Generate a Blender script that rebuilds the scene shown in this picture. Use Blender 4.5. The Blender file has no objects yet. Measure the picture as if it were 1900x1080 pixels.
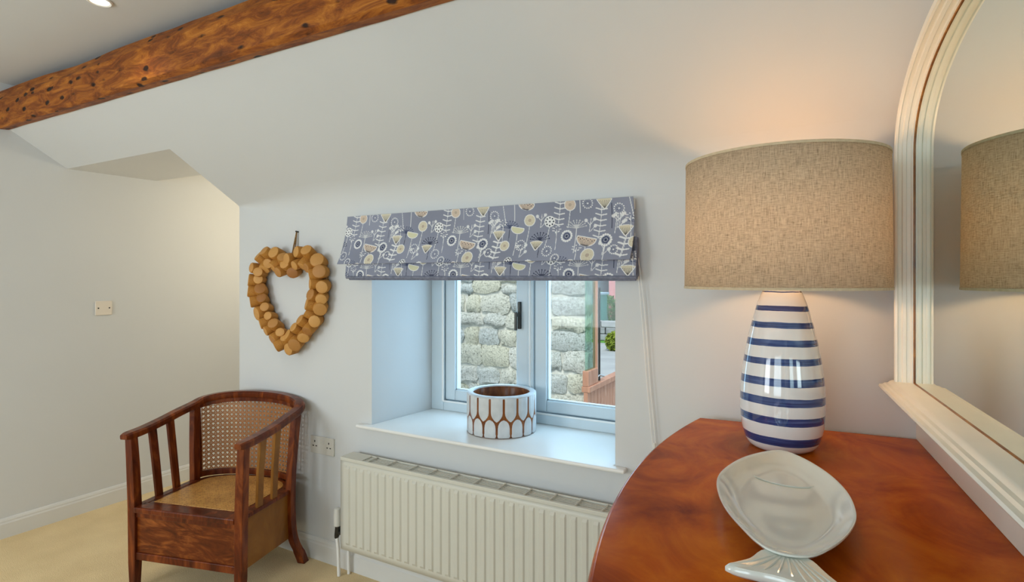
import bpy, math, random
import numpy as np
from mathutils import Vector, Matrix, noise
random.seed(7)
PI = math.pi
scene = bpy.context.scene
col = scene.collection

# ------------------------------------------------------------------ camera
cam_d = bpy.data.cameras.new('camera'); cam = bpy.data.objects.new('camera', cam_d); col.objects.link(cam)
cam_d.sensor_width = 36.0; cam_d.lens = 36.0 * 1040 / 1900; cam_d.shift_y = -25.0 / 1900
cam_d.clip_start = 0.02
cam.location = (0, -2.12, 1.5); cam.rotation_euler = (math.radians(90), 0, math.radians(29))
scene.camera = cam

# ------------------------------------------------------------------ world, sun, daylight, exposure
scene.view_settings.view_transform = 'Standard'; scene.view_settings.look = 'None'
scene.view_settings.gamma = 1.0; scene.view_settings.use_curve_mapping = False
scene.view_settings.exposure = 0.0
scene.cycles.use_denoising = True
scene.cycles.max_bounces = 10; scene.cycles.diffuse_bounces = 6
world = bpy.data.worlds.new('overcast_sky'); scene.world = world; world.use_nodes = True
wb = world.node_tree.nodes['Background']; wb.inputs[0].default_value = (0.66, 0.84, 1.0, 1); wb.inputs[1].default_value = 1.35

def lamp(name, kind, loc, energy, color, rot=(0, 0, 0), **kw):
    d = bpy.data.lights.new(name, kind); d.energy = energy; d.color = color
    for k, v in kw.items(): setattr(d, k, v)
    o = bpy.data.objects.new(name, d); col.objects.link(o); o.location = loc; o.rotation_euler = rot
    return o
# hazy sun from behind the house: lights the stone wall outside
lamp('sun', 'SUN', (0, -8, 9), 3.2, (1.0, 0.97, 0.9), (math.radians(38), 0, math.radians(12)), angle=math.radians(25))
# area lamps just inside the unseen back windows stand in for their daylight
lamp('daylight_back', 'AREA', (-2.95, -4.12, 1.45), 47, (0.86, 0.95, 1.0), (math.radians(90), 0, 0), shape='RECTANGLE', size=1.3, size_y=1.25)
lamp('daylight_back', 'AREA', (-0.65, -4.12, 1.45), 24, (0.76, 0.92, 1.0), (math.radians(90), 0, 0), shape='RECTANGLE', size=1.3, size_y=1.25)
# daylight coming in through the window in view
lamp('daylight_front', 'AREA', (-1.31, 0.60, 1.28), 14, (0.45, 0.75, 1.0), (math.radians(-90), 0, 0), shape='RECTANGLE', size=1.15, size_y=0.85)

# ------------------------------------------------------------------ materials
def nmat(name):
    m = bpy.data.materials.new(name); m.use_nodes = True
    nt = m.node_tree; b = nt.nodes['Principled BSDF']
    return m, nt, b
def N(nt, t, **kw):
    n = nt.nodes.new(t)
    for k, v in kw.items():
        if k.startswith('i_'):
            key = k[2:]; n.inputs[int(key) if key.isdigit() else key.replace('_', ' ')].default_value = v
        else: setattr(n, k, v)
    return n
def L(nt, a, b): nt.links.new(a, b)
def rgba(c): return (c[0], c[1], c[2], 1)
def coords(nt, scale=(1, 1, 1)):
    tc = N(nt, 'ShaderNodeTexCoord'); mp = N(nt, 'ShaderNodeMapping'); mp.inputs['Scale'].default_value = scale
    L(nt, tc.outputs['Object'], mp.inputs['Vector']); return mp.outputs['Vector']
def ramp(nt, fac, stops, interp='LINEAR'):
    r = N(nt, 'ShaderNodeValToRGB'); cr = r.color_ramp; cr.interpolation = interp
    while len(cr.elements) < len(stops): cr.elements.new(0.5)
    for e, (p, c) in zip(cr.elements, stops): e.position = p; e.color = rgba(c)
    L(nt, fac, r.inputs['Fac']); return r.outputs['Color']
def bump(nt, b, h, strength=0.2, dist=0.01):
    bp = N(nt, 'ShaderNodeBump'); bp.inputs['Strength'].default_value = strength; bp.inputs['Distance'].default_value = dist
    L(nt, h, bp.inputs['Height']); L(nt, bp.outputs['Normal'], b.inputs['Normal'])
def paint(name, c, rough=0.6, var=0.04, scale=6.0, bstr=0.05, bscale=90, spec=0.3, metal=0):
    m, nt, b = nmat(name); v = coords(nt)
    n = N(nt, 'ShaderNodeTexNoise', i_Scale=scale, i_Detail=4.0); L(nt, v, n.inputs['Vector'])
    lo = tuple(x * (1 - var) for x in c); hi = tuple(min(1, x * (1 + var)) for x in c)
    L(nt, ramp(nt, n.outputs['Fac'], [(0.3, lo), (0.7, hi)]), b.inputs['Base Color'])
    b.inputs['Roughness'].default_value = rough; b.inputs['Specular IOR Level'].default_value = spec; b.inputs['Metallic'].default_value = metal
    n2 = N(nt, 'ShaderNodeTexNoise', i_Scale=bscale, i_Detail=3.0); L(nt, v, n2.inputs['Vector']); bump(nt, b, n2.outputs['Fac'], bstr, 0.004)
    return m
def wood(name, c1, c2, c3, scale=(3, 3, 30), rough=0.3, nscale=1.0, coat=0.1, bstr=0.05, distort=1.5, stops=(0.25, 0.5, 0.75)):
    m, nt, b = nmat(name); v = coords(nt, scale)
    n = N(nt, 'ShaderNodeTexNoise', i_Scale=nscale, i_Detail=6.0, i_Roughness=0.6, i_Distortion=distort); L(nt, v, n.inputs['Vector'])
    L(nt, ramp(nt, n.outputs['Fac'], [(stops[0], c1), (stops[1], c2), (stops[2], c3)]), b.inputs['Base Color'])
    b.inputs['Roughness'].default_value = rough; b.inputs['Specular IOR Level'].default_value = 0.22; b.inputs['Coat Weight'].default_value = coat; b.inputs['Coat Roughness'].default_value = 0.15
    bump(nt, b, n.outputs['Fac'], bstr, 0.003)
    return m
M = {}
M['wall'] = paint('wall_paint', (0.655, 0.66, 0.655), 0.75, 0.012, 2.0, 0.06, 60, 0.2)
M['gloss_white'] = paint('white_gloss_paint', (0.83, 0.82, 0.79), 0.35, 0.015, 5, 0.02, 40, 0.4)
M['skirting'] = paint('skirting_paint', (0.70, 0.69, 0.66), 0.4, 0.015, 5, 0.02, 40, 0.35)
M['window_paint'] = paint('window_paint', (0.60, 0.68, 0.72), 0.4, 0.02, 5, 0.02, 40, 0.4)
M['cream_metal'] = paint('radiator_enamel', (0.63, 0.61, 0.53), 0.35, 0.015, 5, 0.01, 40, 0.4)
M['plastic_white'] = paint('white_plastic', (0.66, 0.64, 0.58), 0.35, 0.01, 5, 0.0, 40, 0.4)
M['plastic_cream'] = paint('aged_plastic', (0.78, 0.70, 0.60), 0.4, 0.02, 8, 0.0, 40, 0.4)
M['dark'] = paint('dark_recess', (0.02, 0.018, 0.016), 0.6)
M['dark_metal'] = paint('dark_metal', (0.05, 0.05, 0.045), 0.35, 0.1, 30, 0.02, 60, 0.5, 0.7)
M['chrome'] = paint('steel', (0.6, 0.6, 0.58), 0.25, 0.05, 30, 0.02, 60, 0.5, 1.0)
M['brass'] = paint('brass', (0.55, 0.38, 0.14), 0.3, 0.08, 20, 0.02, 60, 0.5, 1.0)
M['mahogany'] = wood('chair_mahogany', (0.028, 0.004, 0.001), (0.115, 0.019, 0.004), (0.30, 0.070, 0.012), (9, 9, 2.2), 0.28, 1.6, 0.12)
M['oak_side'] = wood('chair_side_ply', (0.17, 0.062, 0.010), (0.28, 0.112, 0.018), (0.38, 0.165, 0.030), (14, 3, 2.0), 0.35, 1.2, 0.08)
M['mahogany_panel'] = wood('chair_front_panel', (0.035, 0.005, 0.001), (0.13, 0.025, 0.004), (0.33, 0.095, 0.018), (2.2, 5, 9), 0.28, 1.6, 0.12, distort=3.0)
M['chest_side'] = wood('chest_mahogany_sides', (0.05, 0.010, 0.004), (0.13, 0.03, 0.01), (0.22, 0.06, 0.02), (5, 5, 1.5), 0.3, 1.4, 0.4)

def chest_top_mat():
    m, nt, b = nmat('chest_top_polish'); v = coords(nt, (2.6, 2.0, 4))
    n = N(nt, 'ShaderNodeTexNoise', i_Scale=2.2, i_Detail=7.0, i_Roughness=0.62, i_Distortion=0.8); L(nt, v, n.inputs['Vector'])
    c1 = ramp(nt, n.outputs['Fac'], [(0.28, (0.21, 0.028, 0.001)), (0.5, (0.47, 0.092, 0.002)), (0.72, (0.66, 0.18, 0.006))])
    n2 = N(nt, 'ShaderNodeTexNoise', i_Scale=3.0, i_Detail=2.0); L(nt, coords(nt), n2.inputs['Vector'])
    mx = N(nt, 'ShaderNodeMixRGB', blend_type='MULTIPLY'); mx.inputs[0].default_value = 0.5
    L(nt, c1, mx.inputs[1]); L(nt, ramp(nt, n2.outputs['Fac'], [(0.35, (0.55, 0.5, 0.45)), (0.65, (1, 1, 1))]), mx.inputs[2])
    L(nt, mx.outputs[0], b.inputs['Base Color'])
    n3 = N(nt, 'ShaderNodeTexNoise', i_Scale=9.0, i_Detail=5.0); L(nt, coords(nt), n3.inputs['Vector'])
    rr = N(nt, 'ShaderNodeMapRange'); rr.inputs['To Min'].default_value = 0.14; rr.inputs['To Max'].default_value = 0.30
    L(nt, n3.outputs['Fac'], rr.inputs['Value']); L(nt, rr.outputs[0], b.inputs['Roughness'])
    b.inputs['Specular IOR Level'].default_value = 0.05; b.inputs['Coat Weight'].default_value = 0.0; b.inputs['Coat Roughness'].default_value = 0.12
    bump(nt, b, n.outputs['Fac'], 0.03, 0.002)
    return m
M['chest_top'] = chest_top_mat()

def beam_mat():
    m, nt, b = nmat('old_beam_wood')
    v = coords(nt, (2.2, 9, 9))
    n = N(nt, 'ShaderNodeTexNoise', i_Scale=2.4, i_Detail=9.0, i_Roughness=0.72, i_Distortion=1.0); L(nt, v, n.inputs['Vector'])
    c1 = ramp(nt, n.outputs['Fac'], [(0.30, (0.04, 0.009, 0.0015)), (0.46, (0.22, 0.055, 0.005)), (0.60, (0.41, 0.13, 0.012)), (0.78, (0.66, 0.29, 0.05))])
    # worm-eaten dark knots and nail holes
    vo = N(nt, 'ShaderNodeTexVoronoi', i_Scale=4.6); vo.inputs['Randomness'].default_value = 1.0
    nd = N(nt, 'ShaderNodeTexNoise', i_Scale=14.0, i_Detail=2.0); L(nt, coords(nt), nd.inputs['Vector'])
    ad = N(nt, 'ShaderNodeVectorMath', operation='MULTIPLY_ADD'); L(nt, nd.outputs['Color'], ad.inputs[0]); ad.inputs[1].default_value = (0.10, 0.10, 0.10)
    L(nt, coords(nt, (1.9, 4.5, 4.5)), ad.inputs[2]); L(nt, ad.outputs[0], vo.inputs['Vector'])
    spots = ramp(nt, vo.outputs['Distance'], [(0.16, (0.025, 0.012, 0.008)), (0.26, (1, 1, 1))])
    mx = N(nt, 'ShaderNodeMixRGB', blend_type='MULTIPLY'); mx.inputs[0].default_value = 0.95
    L(nt, c1, mx.inputs[1]); L(nt, spots, mx.inputs[2])
    L(nt, mx.outputs[0], b.inputs['Base Color']); b.inputs['Roughness'].default_value = 0.55
    b.inputs['Specular IOR Level'].default_value = 0.25
    mul = N(nt, 'ShaderNodeMath', operation='MULTIPLY'); L(nt, n.outputs['Fac'], mul.inputs[0])
    bw = N(nt, 'ShaderNodeRGBToBW'); L(nt, spots, bw.inputs[0]); L(nt, bw.outputs[0], mul.inputs[1])
    bump(nt, b, mul.outputs[0], 0.5, 0.012)
    return m
M['beam'] = beam_mat()

def carpet_mat():
    m, nt, b = nmat('beige_carpet'); v = coords(nt)
    n = N(nt, 'ShaderNodeTexNoise', i_Scale=260.0, i_Detail=3.0); L(nt, v, n.inputs['Vector'])
    n2 = N(nt, 'ShaderNodeTexNoise', i_Scale=5.0, i_Detail=4.0); L(nt, v, n2.inputs['Vector'])
    a = ramp(nt, n.outputs['Fac'], [(0.3, (0.74, 0.56, 0.31)), (0.7, (0.92, 0.74, 0.45))])
    mx = N(nt, 'ShaderNodeMixRGB', blend_type='MULTIPLY'); mx.inputs[0].default_value = 0.6
    L(nt, a, mx.inputs[1]); L(nt, ramp(nt, n2.outputs['Fac'], [(0.3, (0.82, 0.79, 0.75)), (0.7, (1, 1, 1))]), mx.inputs[2])
    L(nt, mx.outputs[0], b.inputs['Base Color']); b.inputs['Roughness'].default_value = 0.95; b.inputs['Specular IOR Level'].default_value = 0.1
    bump(nt, b, n.outputs['Fac'], 0.6, 0.006); return m
M['carpet'] = carpet_mat()

def shade_mat():
    m, nt, b = nmat('oatmeal_linen'); nt.nodes.remove(b)
    out = nt.nodes['Material Output']
    uv = N(nt, 'ShaderNodeUVMap'); 
    def thread(sx, sy, seed):
        mp = N(nt, 'ShaderNodeMapping'); mp.inputs['Scale'].default_value = (sx, sy, 1); mp.inputs['Location'].default_value = (seed, seed, 0)
        L(nt, uv.outputs[0], mp.inputs[0]); n = N(nt, 'ShaderNodeTexNoise', i_Scale=1.0, i_Detail=3.0, i_Roughness=0.7); L(nt, mp.outputs[0], n.inputs['Vector']); return n.outputs['Fac']
    a = thread(420, 34, 3.0); c = thread(50, 420, 9.0)
    ad = N(nt, 'ShaderNodeMath', operation='ADD'); L(nt, a, ad.inputs[0]); L(nt, c, ad.inputs[1])
    hf = N(nt, 'ShaderNodeMath', operation='MULTIPLY', i_1=0.5); L(nt, ad.outputs[0], hf.inputs[0])
    cl = ramp(nt, hf.outputs[0], [(0.34, (0.38, 0.285, 0.18)), (0.47, (0.68, 0.555, 0.39)), (0.60, (0.86, 0.74, 0.56))])
    df = N(nt, 'ShaderNodeBsdfDiffuse'); tr = N(nt, 'ShaderNodeBsdfTranslucent'); mx = N(nt, 'ShaderNodeMixShader'); mx.inputs[0].default_value = 0.42
    L(nt, cl, df.inputs[0]); L(nt, cl, tr.inputs[0]); L(nt, df.outputs[0], mx.inputs[1]); L(nt, tr.outputs[0], mx.inputs[2])
    bp = N(nt, 'ShaderNodeBump'); bp.inputs['Strength'].default_value = 0.25; bp.inputs['Distance'].default_value = 0.002; L(nt, hf.outputs[0], bp.inputs['Height']); L(nt, bp.outputs[0], df.inputs['Normal'])
    L(nt, mx.outputs[0], out.inputs[0]); return m
M['shade'] = shade_mat()

def stripe_mat():
    m, nt, b = nmat('striped_glaze')
    tc = N(nt, 'ShaderNodeTexCoord'); sp = N(nt, 'ShaderNodeSeparateXYZ'); L(nt, tc.outputs['Object'], sp.inputs[0])
    nz = N(nt, 'ShaderNodeTexNoise', i_Scale=7.0, i_Detail=5.0); L(nt, tc.outputs['Object'], nz.inputs['Vector'])
    s1 = N(nt, 'ShaderNodeMath', operation='MULTIPLY_ADD', i_1=0.010, i_2=-0.005); L(nt, nz.outputs['Fac'], s1.inputs[0])
    ad = N(nt, 'ShaderNodeMath', operation='ADD'); L(nt, sp.outputs[2], ad.inputs[0]); L(nt, s1.outputs[0], ad.inputs[1])
    dv = N(nt, 'ShaderNodeMath', operation='DIVIDE', i_1=0.47); L(nt, ad.outputs[0], dv.inputs[0])
    stops = [(0.0, (0, 0, 0))]
    for z, h in ((0.036, .024), (0.095, .022), (0.147, .022), (0.201, .021), (0.258, .020), (0.310, .018), (0.358, .017), (0.405, .014), (0.4525, .005)):
        stops += [((z - h / 2) / 0.47, (1, 1, 1)), ((z + h / 2) / 0.47, (0, 0, 0))]
    mask = ramp(nt, dv.outputs[0], stops, 'CONSTANT')
    br = N(nt, 'ShaderNodeTexNoise', i_Scale=1.0, i_Detail=4.0); L(nt, coords(nt, (8, 8, 260)), br.inputs['Vector'])
    blue = ramp(nt, br.outputs['Fac'], [(0.25, (0.012, 0.025, 0.11)), (0.5, (0.028, 0.06, 0.20)), (0.75, (0.09, 0.15, 0.33))])
    mx = N(nt, 'ShaderNodeMixRGB'); L(nt, mask, mx.inputs[0]); mx.inputs[1].default_value = (0.80, 0.78, 0.75, 1); L(nt, blue, mx.inputs[2])
    L(nt, mx.outputs[0], b.inputs['Base Color']); b.inputs['Roughness'].default_value = 0.08; b.inputs['Specular IOR Level'].default_value = 0.55
    b.inputs['Coat Weight'].default_value = 0.6; b.inputs['Coat Roughness'].default_value = 0.03
    return m
M['stripes'] = stripe_mat()
def ceramic_mat():
    m = paint('celadon_glaze', (0.66, 0.68, 0.62), 0.12, 0.03, 7, 0.02, 25, 0.5)
    b = m.node_tree.nodes['Principled BSDF']; b.inputs['Coat Weight'].default_value = 0.5; b.inputs['Coat Roughness'].default_value = 0.05
    return m
M['celadon'] = ceramic_mat()
M['mirror'] = None
def mirror_mat():
    m, nt, b = nmat('mirror_silvering'); b.inputs['Metallic'].default_value = 1.0; b.inputs['Roughness'].default_value = 0.015
    b.inputs['Base Color'].default_value = (0.78, 0.89, 0.87, 1); return m
M['mirror'] = mirror_mat()
def glass_mat(name, fac=0.01, tint=(0.97, 0.99, 1.0)):
    m, nt, b = nmat(name); nt.nodes.remove(b); out = nt.nodes['Material Output']
    t = N(nt, 'ShaderNodeBsdfTransparent'); t.inputs[0].default_value = rgba(tint); g = N(nt, 'ShaderNodeBsdfGlossy'); g.inputs['Roughness'].default_value = 0.02
    mx = N(nt, 'ShaderNodeMixShader'); mx.inputs[0].default_value = fac
    L(nt, t.outputs[0], mx.inputs[1]); L(nt, g.outputs[0], mx.inputs[2]); L(nt, mx.outputs[0], out.inputs[0]); return m
M['glass'] = glass_mat('window_glass')
M['green_glass'] = glass_mat('porch_glass', 0.10, (0.70, 0.86, 0.80))
M['frame_cream'] = paint('cream_frame_paint', (0.84, 0.80, 0.70), 0.32, 0.03, 9, 0.03, 40, 0.45)
M['slip'] = wood('bare_glow_slip', (0.10, 0.03, 0.006), (0.30, 0.11, 0.02), (0.55, 0.25, 0.05), (10, 4, 4), 0.35, 2.0, 0.2)  # paint-worn slip, with the lamp's orange glow put into its colour
M['whitewash'] = paint('whitewashed_wood', (0.60, 0.62, 0.63), 0.5, 0.12, 14, 0.2, 60, 0.3)
M['pot_wood'] = wood('mango_wood', (0.06, 0.014, 0.003), (0.19, 0.055, 0.012), (0.36, 0.13, 0.03), (14, 14, 4), 0.35, 1.5, 0.2)
M['twine'] = paint('jute_twine', (0.24, 0.14, 0.06), 0.9, 0.3, 200, 0.3, 300, 0.1)
M['bark'] = wood('peeled_log', (0.24, 0.085, 0.012), (0.46, 0.20, 0.036), (0.64, 0.34, 0.085), (25, 25, 8), 0.6, 1.0, 0.0)
def log_end_mat():
    m, nt, b = nmat('log_cut_end'); tc = N(nt, 'ShaderNodeTexCoord'); info = N(nt, 'ShaderNodeObjectInfo')
    w = N(nt, 'ShaderNodeTexWave', wave_type='RINGS', rings_direction='Z', i_Scale=60.0, i_Distortion=2.0); L(nt, tc.outputs['Object'], w.inputs['Vector'])
    a = ramp(nt, w.outputs['Fac'], [(0.2, (0.48, 0.21, 0.04)), (0.8, (0.72, 0.40, 0.12))])
    mx = N(nt, 'ShaderNodeMixRGB', blend_type='MULTIPLY'); mx.inputs[0].default_value = 1.0; L(nt, a, mx.inputs[1])
    L(nt, ramp(nt, info.outputs['Random'], [(0.0, (0.55, 0.42, 0.32)), (0.3, (0.9, 0.85, 0.8)), (1.0, (1, 1, 1))]), mx.inputs[2])
    L(nt, mx.outputs[0], b.inputs['Base Color']); b.inputs['Roughness'].default_value = 0.6; return m
M['log_end'] = log_end_mat()
M['shade_tape'] = paint('linen_binding', (0.60, 0.47, 0.31), 0.9, 0.1, 80, 0.1, 300, 0.1)
M['cane'] = paint('cane_strands', (0.40, 0.165, 0.05), 0.4, 0.15, 60, 0.05, 200, 0.4)
def seat_cane_mat():
    m, nt, b = nmat('close_cane_weave'); v = coords(nt)
    vo = N(nt, 'ShaderNodeTexVoronoi', i_Scale=70.0); vo.inputs['Randomness'].default_value = 0.25; L(nt, v, vo.inputs['Vector'])
    n = N(nt, 'ShaderNodeTexNoise', i_Scale=7.0, i_Detail=3.0); L(nt, v, n.inputs['Vector'])
    a = ramp(nt, vo.outputs['Distance'], [(0.12, (0.03, 0.010, 0.003)), (0.34, (0.46, 0.19, 0.035)), (0.55, (0.72, 0.38, 0.10))])
    mx = N(nt, 'ShaderNodeMixRGB', blend_type='MULTIPLY'); mx.inputs[0].default_value = 0.8; L(nt, a, mx.inputs[1])
    L(nt, ramp(nt, n.outputs['Fac'], [(0.3, (0.6, 0.55, 0.5)), (0.7, (1, 1, 1))]), mx.inputs[2])
    L(nt, mx.outputs[0], b.inputs['Base Color']); b.inputs['Roughness'].default_value = 0.4; bump(nt, b, vo.outputs['Distance'], 0.4, 0.003); return m
M['seat_cane'] = seat_cane_mat()
def stone_mat():
    m, nt, b = nmat('speckled_limestone'); info = N(nt, 'ShaderNodeObjectInfo')
    v = coords(nt)
    n = N(nt, 'ShaderNodeTexNoise', i_Scale=46.0, i_Detail=8.0, i_Roughness=0.75); L(nt, v, n.inputs['Vector'])
    base = ramp(nt, n.outputs['Fac'], [(0.36, (0.20, 0.20, 0.18)), (0.44, (0.66, 0.66, 0.58)), (0.6, (0.92, 0.91, 0.84))])  # noise speckle from dark grey to near white
    tint = ramp(nt, info.outputs['Random'], [(0.0, (0.72, 0.80, 0.88)), (0.35, (0.95, 0.95, 0.93)), (0.7, (1.0, 0.97, 0.82)), (1.0, (1, 1, 1))])
    mx = N(nt, 'ShaderNodeMixRGB', blend_type='MULTIPLY'); mx.inputs[0].default_value = 0.9; L(nt, base, mx.inputs[1]); L(nt, tint, mx.inputs[2])
    L(nt, mx.outputs[0], b.inputs['Base Color']); b.inputs['Roughness'].default_value = 0.9; bump(nt, b, n.outputs['Fac'], 0.9, 0.03); return m
M['stone'] = stone_mat()
M['mortar'] = paint('lime_mortar', (0.66, 0.65, 0.58), 0.95, 0.2, 20, 0.5, 60, 0.1)
M['porch_timber'] = wood('cedar_porch', (0.38, 0.17, 0.10), (0.50, 0.25, 0.16), (0.62, 0.35, 0.24), (8, 8, 1.5), 0.5, 1.5, 0.0)
M['paving'] = paint('pale_paving', (0.34, 0.345, 0.34), 0.9, 0.12, 1.2, 0.1, 20, 0.1)
M['grass'] = paint('grass', (0.10, 0.26, 0.05), 0.9, 0.3, 6, 0.3, 40, 0.1)
M['hedge'] = paint('hedge_leaf', (0.07, 0.24, 0.05), 0.8, 0.4, 9, 0.6, 30, 0.2)
M['bush'] = paint('yellow_green_leaf', (0.26, 0.32, 0.04), 0.8, 0.35, 12, 0.4, 30, 0.2)
M['teal'] = paint('teal_cladding', (0.10, 0.30, 0.27), 0.5, 0.1, 3, 0.02, 20)
M['pale_blue'] = paint('pale_blue_render', (0.34, 0.45, 0.54), 0.8, 0.05, 3, 0.05, 20)
M['pink'] = paint('pink_render', (0.56, 0.25, 0.27), 0.8, 0.06, 3, 0.05, 20)
M['rubble'] = paint('grey_boundary_wall', (0.28, 0.29, 0.29), 0.9, 0.25, 6, 0.3, 20)
def emit_mat(name, c, s):
    m, nt, b = nmat(name); b.inputs['Base Color'].default_value = rgba(c); b.inputs['Emission Color'].default_value = rgba(c); b.inputs['Emission Strength'].default_value = s; return m
M['bulb'] = emit_mat('warm_bulb', (1.0, 0.80, 0.50), 8.0)
M['downlight_lens'] = emit_mat('downlight_lens', (1.0, 0.90, 0.72), 4.0)

# ------------------------------------------------------------------ mesh helpers
class MB:
    def __init__(s): s.v = []; s.f = []; s.mi = []; s.cur = 0
    def add(s, vs, fs):
        o = len(s.v); s.v += [tuple(p) for p in vs]; s.f += [tuple(i + o for i in f) for f in fs]; s.mi += [s.cur] * len(fs); return s
    def box(s, x0, x1, y0, y1, z0, z1):
        x0, x1 = min(x0, x1), max(x0, x1); y0, y1 = min(y0, y1), max(y0, y1); z0, z1 = min(z0, z1), max(z0, z1)
        vs = [(x, y, z) for z in (z0, z1) for y in (y0, y1) for x in (x0, x1)]
        return s.add(vs, [(0, 2, 3, 1), (4, 5, 7, 6), (0, 1, 5, 4), (2, 6, 7, 3), (0, 4, 6, 2), (1, 3, 7, 5)])
    def loft(s, rings, cap=True, close=True):
        n = len(rings[0]); vs = [p for r in rings for p in r]; fs = []
        for i in range(len(rings) - 1):
            for j in range(n if close else n - 1):
                k = (j + 1) % n; fs.append((i * n + j, i * n + k, (i + 1) * n + k, (i + 1) * n + j))
        if cap: fs.append(tuple(range(n - 1, -1, -1))); fs.append(tuple((len(rings) - 1) * n + j for j in range(n)))
        return s.add(vs, fs)
    def lathe(s, prof, seg=48, cx=0, cy=0, cap=True):
        return s.loft([[(cx + r * math.cos(2 * PI * j / seg), cy + r * math.sin(2 * PI * j / seg), z) for j in range(seg)] for r, z in prof], cap)
    def prism(s, poly, z0, z1): return s.loft([[(x, y, z0) for x, y in poly], [(x, y, z1) for x, y in poly]])
    def tube(s, pts, r, seg=8, sq=None):
        pts = [Vector(p) for p in pts]; rings = []; up = Vector((0, 0, 1))
        for i, p in enumerate(pts):
            t = (pts[min(i + 1, len(pts) - 1)] - pts[max(i - 1, 0)]).normalized()
            a = t.cross(up if abs(t.z) < 0.95 else Vector((1, 0, 0))).normalized(); b = a.cross(t).normalized()
            rr = r[i] if isinstance(r, (list, tuple)) else r
            wa, wb = (rr * sq[0], rr * sq[1]) if sq else (rr, rr)
            rings.append([tuple(p + a * (wa * math.cos(2 * PI * j / seg)) + b * (wb * math.sin(2 * PI * j / seg))) for j in range(seg)])
        return s.loft(rings)
    def bars(s, pts, sec):          # square section swept: sec(i) -> (wx, wy) half sizes, axis-aligned in x/y
        rings = []
        for i, (x, y, z) in enumerate(pts):
            wx, wy = sec(i); rings.append([(x - wx, y - wy, z), (x + wx, y - wy, z), (x + wx, y + wy, z), (x - wx, y + wy, z)])
        return s.loft(rings)
    def mesh(s, name, mats):
        me = bpy.data.meshes.new(name); me.from_pydata(s.v, [], s.f)
        for m in (mats if isinstance(mats, (list, tuple)) else [mats]): me.materials.append(m)
        me.polygons.foreach_set('material_index', s.mi)
        me.update(); 
        import bmesh
        bm = bmesh.new(); bm.from_mesh(me); bmesh.ops.recalc_face_normals(bm, faces=bm.faces); bm.to_mesh(me); bm.free()
        return me
    def build(s, name, mats, parent=None, bevel=0, smooth=False, seg=2, loc=None):
        return place(name, s.mesh(name, mats), parent, bevel, smooth, seg, loc)
def place(name, me, parent=None, bevel=0, smooth=False, seg=2, loc=None):
    o = bpy.data.objects.new(name, me); col.objects.link(o)
    if parent: o.parent = parent
    if loc: o.location = loc
    if smooth:
        me.polygons.foreach_set('use_smooth', [True] * len(me.polygons))
        try: me.set_sharp_from_angle(angle=math.radians(40 if smooth is True else smooth))
        except Exception: pass
    if bevel:
        b = o.modifiers.new('bevel', 'BEVEL'); b.width = bevel; b.segments = seg; b.limit_method = 'ANGLE'; b.angle_limit = math.radians(35); b.harden_normals = False
    return o
def tag(o, label=None, cat=None, group=None, kind=None):
    if label: o['label'] = label
    if cat: o['category'] = cat
    if group: o['group'] = group
    if kind: o['kind'] = kind
    return o
def thing(name, label, cat, loc=(0, 0, 0), rz=0, group=None, kind=None):
    o = bpy.data.objects.new(name, None); col.objects.link(o); o.location = loc; o.rotation_euler = (0, 0, rz); o.empty_display_size = 0.05
    return tag(o, label, cat, group, kind)
def struct(o, label=None, cat=None): return tag(o, label, cat, None, 'structure')
def catmull(pts, n=8, closed=False):
    P = [Vector(p) for p in pts]; out = []; m = len(P)
    for i in range(m if closed else m - 1):
        g = (lambda k: P[k % m]) if closed else (lambda k: P[max(0, min(m - 1, k))])
        a, b, c, d = g(i - 1), g(i), g(i + 1), g(i + 2)
        for j in range(n):
            t = j / n; out.append(0.5 * ((2 * b) + (c - a) * t + (2 * a - 5 * b + 4 * c - d) * t * t + (3 * b - a - 3 * c + d) * t ** 3))
    if not closed: out.append(P[-1].copy())
    return out

# ------------------------------------------------------------------ room shell
XL, XC = -4.13, -3.02            # left wall plane, end of the window wall (recess side)
SL = 0.638                       # slope of the low ceiling
ZE = 1.921                       # eaves height on the window wall
CEIL = 2.62; YB = -4.2
RC = Vector((0.268, 0.0)); RS = Vector((math.sin(math.radians(4.4)), -math.cos(math.radians(4.4))))
RN = Vector((-math.cos(math.radians(4.4)), -math.sin(math.radians(4.4))))
def rw(s, n): p = RC + RS * s + RN * n; return p.x, p.y
XR = rw(4.3, 0)[0] + 0.02

mb = MB(); mb.box(XL - 0.1, XR + 0.2, YB - 0.1, 1.5, -0.05, 0.0)
struct(mb.build('floor', M['carpet']), 'pale beige fitted carpet covering the whole floor', 'floor')

# window wall: plane y=0, window opening with splayed reveals, curved cove into the slope
wx0, wx1, wz0, wz1 = -1.98, -0.712, 0.745, 1.72
bx0, bx1 = -1.926, -0.70; YW = 0.43; YO = 0.58
cr = 0.0                        # cove length
mb = MB()
def wallquad(x0, x1, z0, z1, y=0.0): mb.add([(x0, y, z0), (x1, y, z0), (x1, y, z1), (x0, y, z1)], [(0, 1, 2, 3)])
xs_end = RC.x + 0.02
zt = ZE - cr * 0.55
for y in (0.0, YO):
    a0, a1 = (wx0, wx1) if y == 0 else (bx0, bx1)
    wallquad(XC, a0, 0, zt, y); wallquad(a1, xs_end, 0, zt, y); wallquad(a0, a1, 0, wz0, y); wallquad(a0, a1, wz1, zt, y)
fr = [(wx0, 0, wz0), (wx1, 0, wz0), (wx1, 0, wz1), (wx0, 0, wz1)]
md = [(bx0, YW, wz0), (bx1, YW, wz0), (bx1, YW, wz1), (bx0, YW, wz1)]
bk = [(bx0, YO, wz0), (bx1, YO, wz0), (bx1, YO, wz1), (bx0, YO, wz1)]
mb.loft([fr, md, bk], cap=False)
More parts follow.
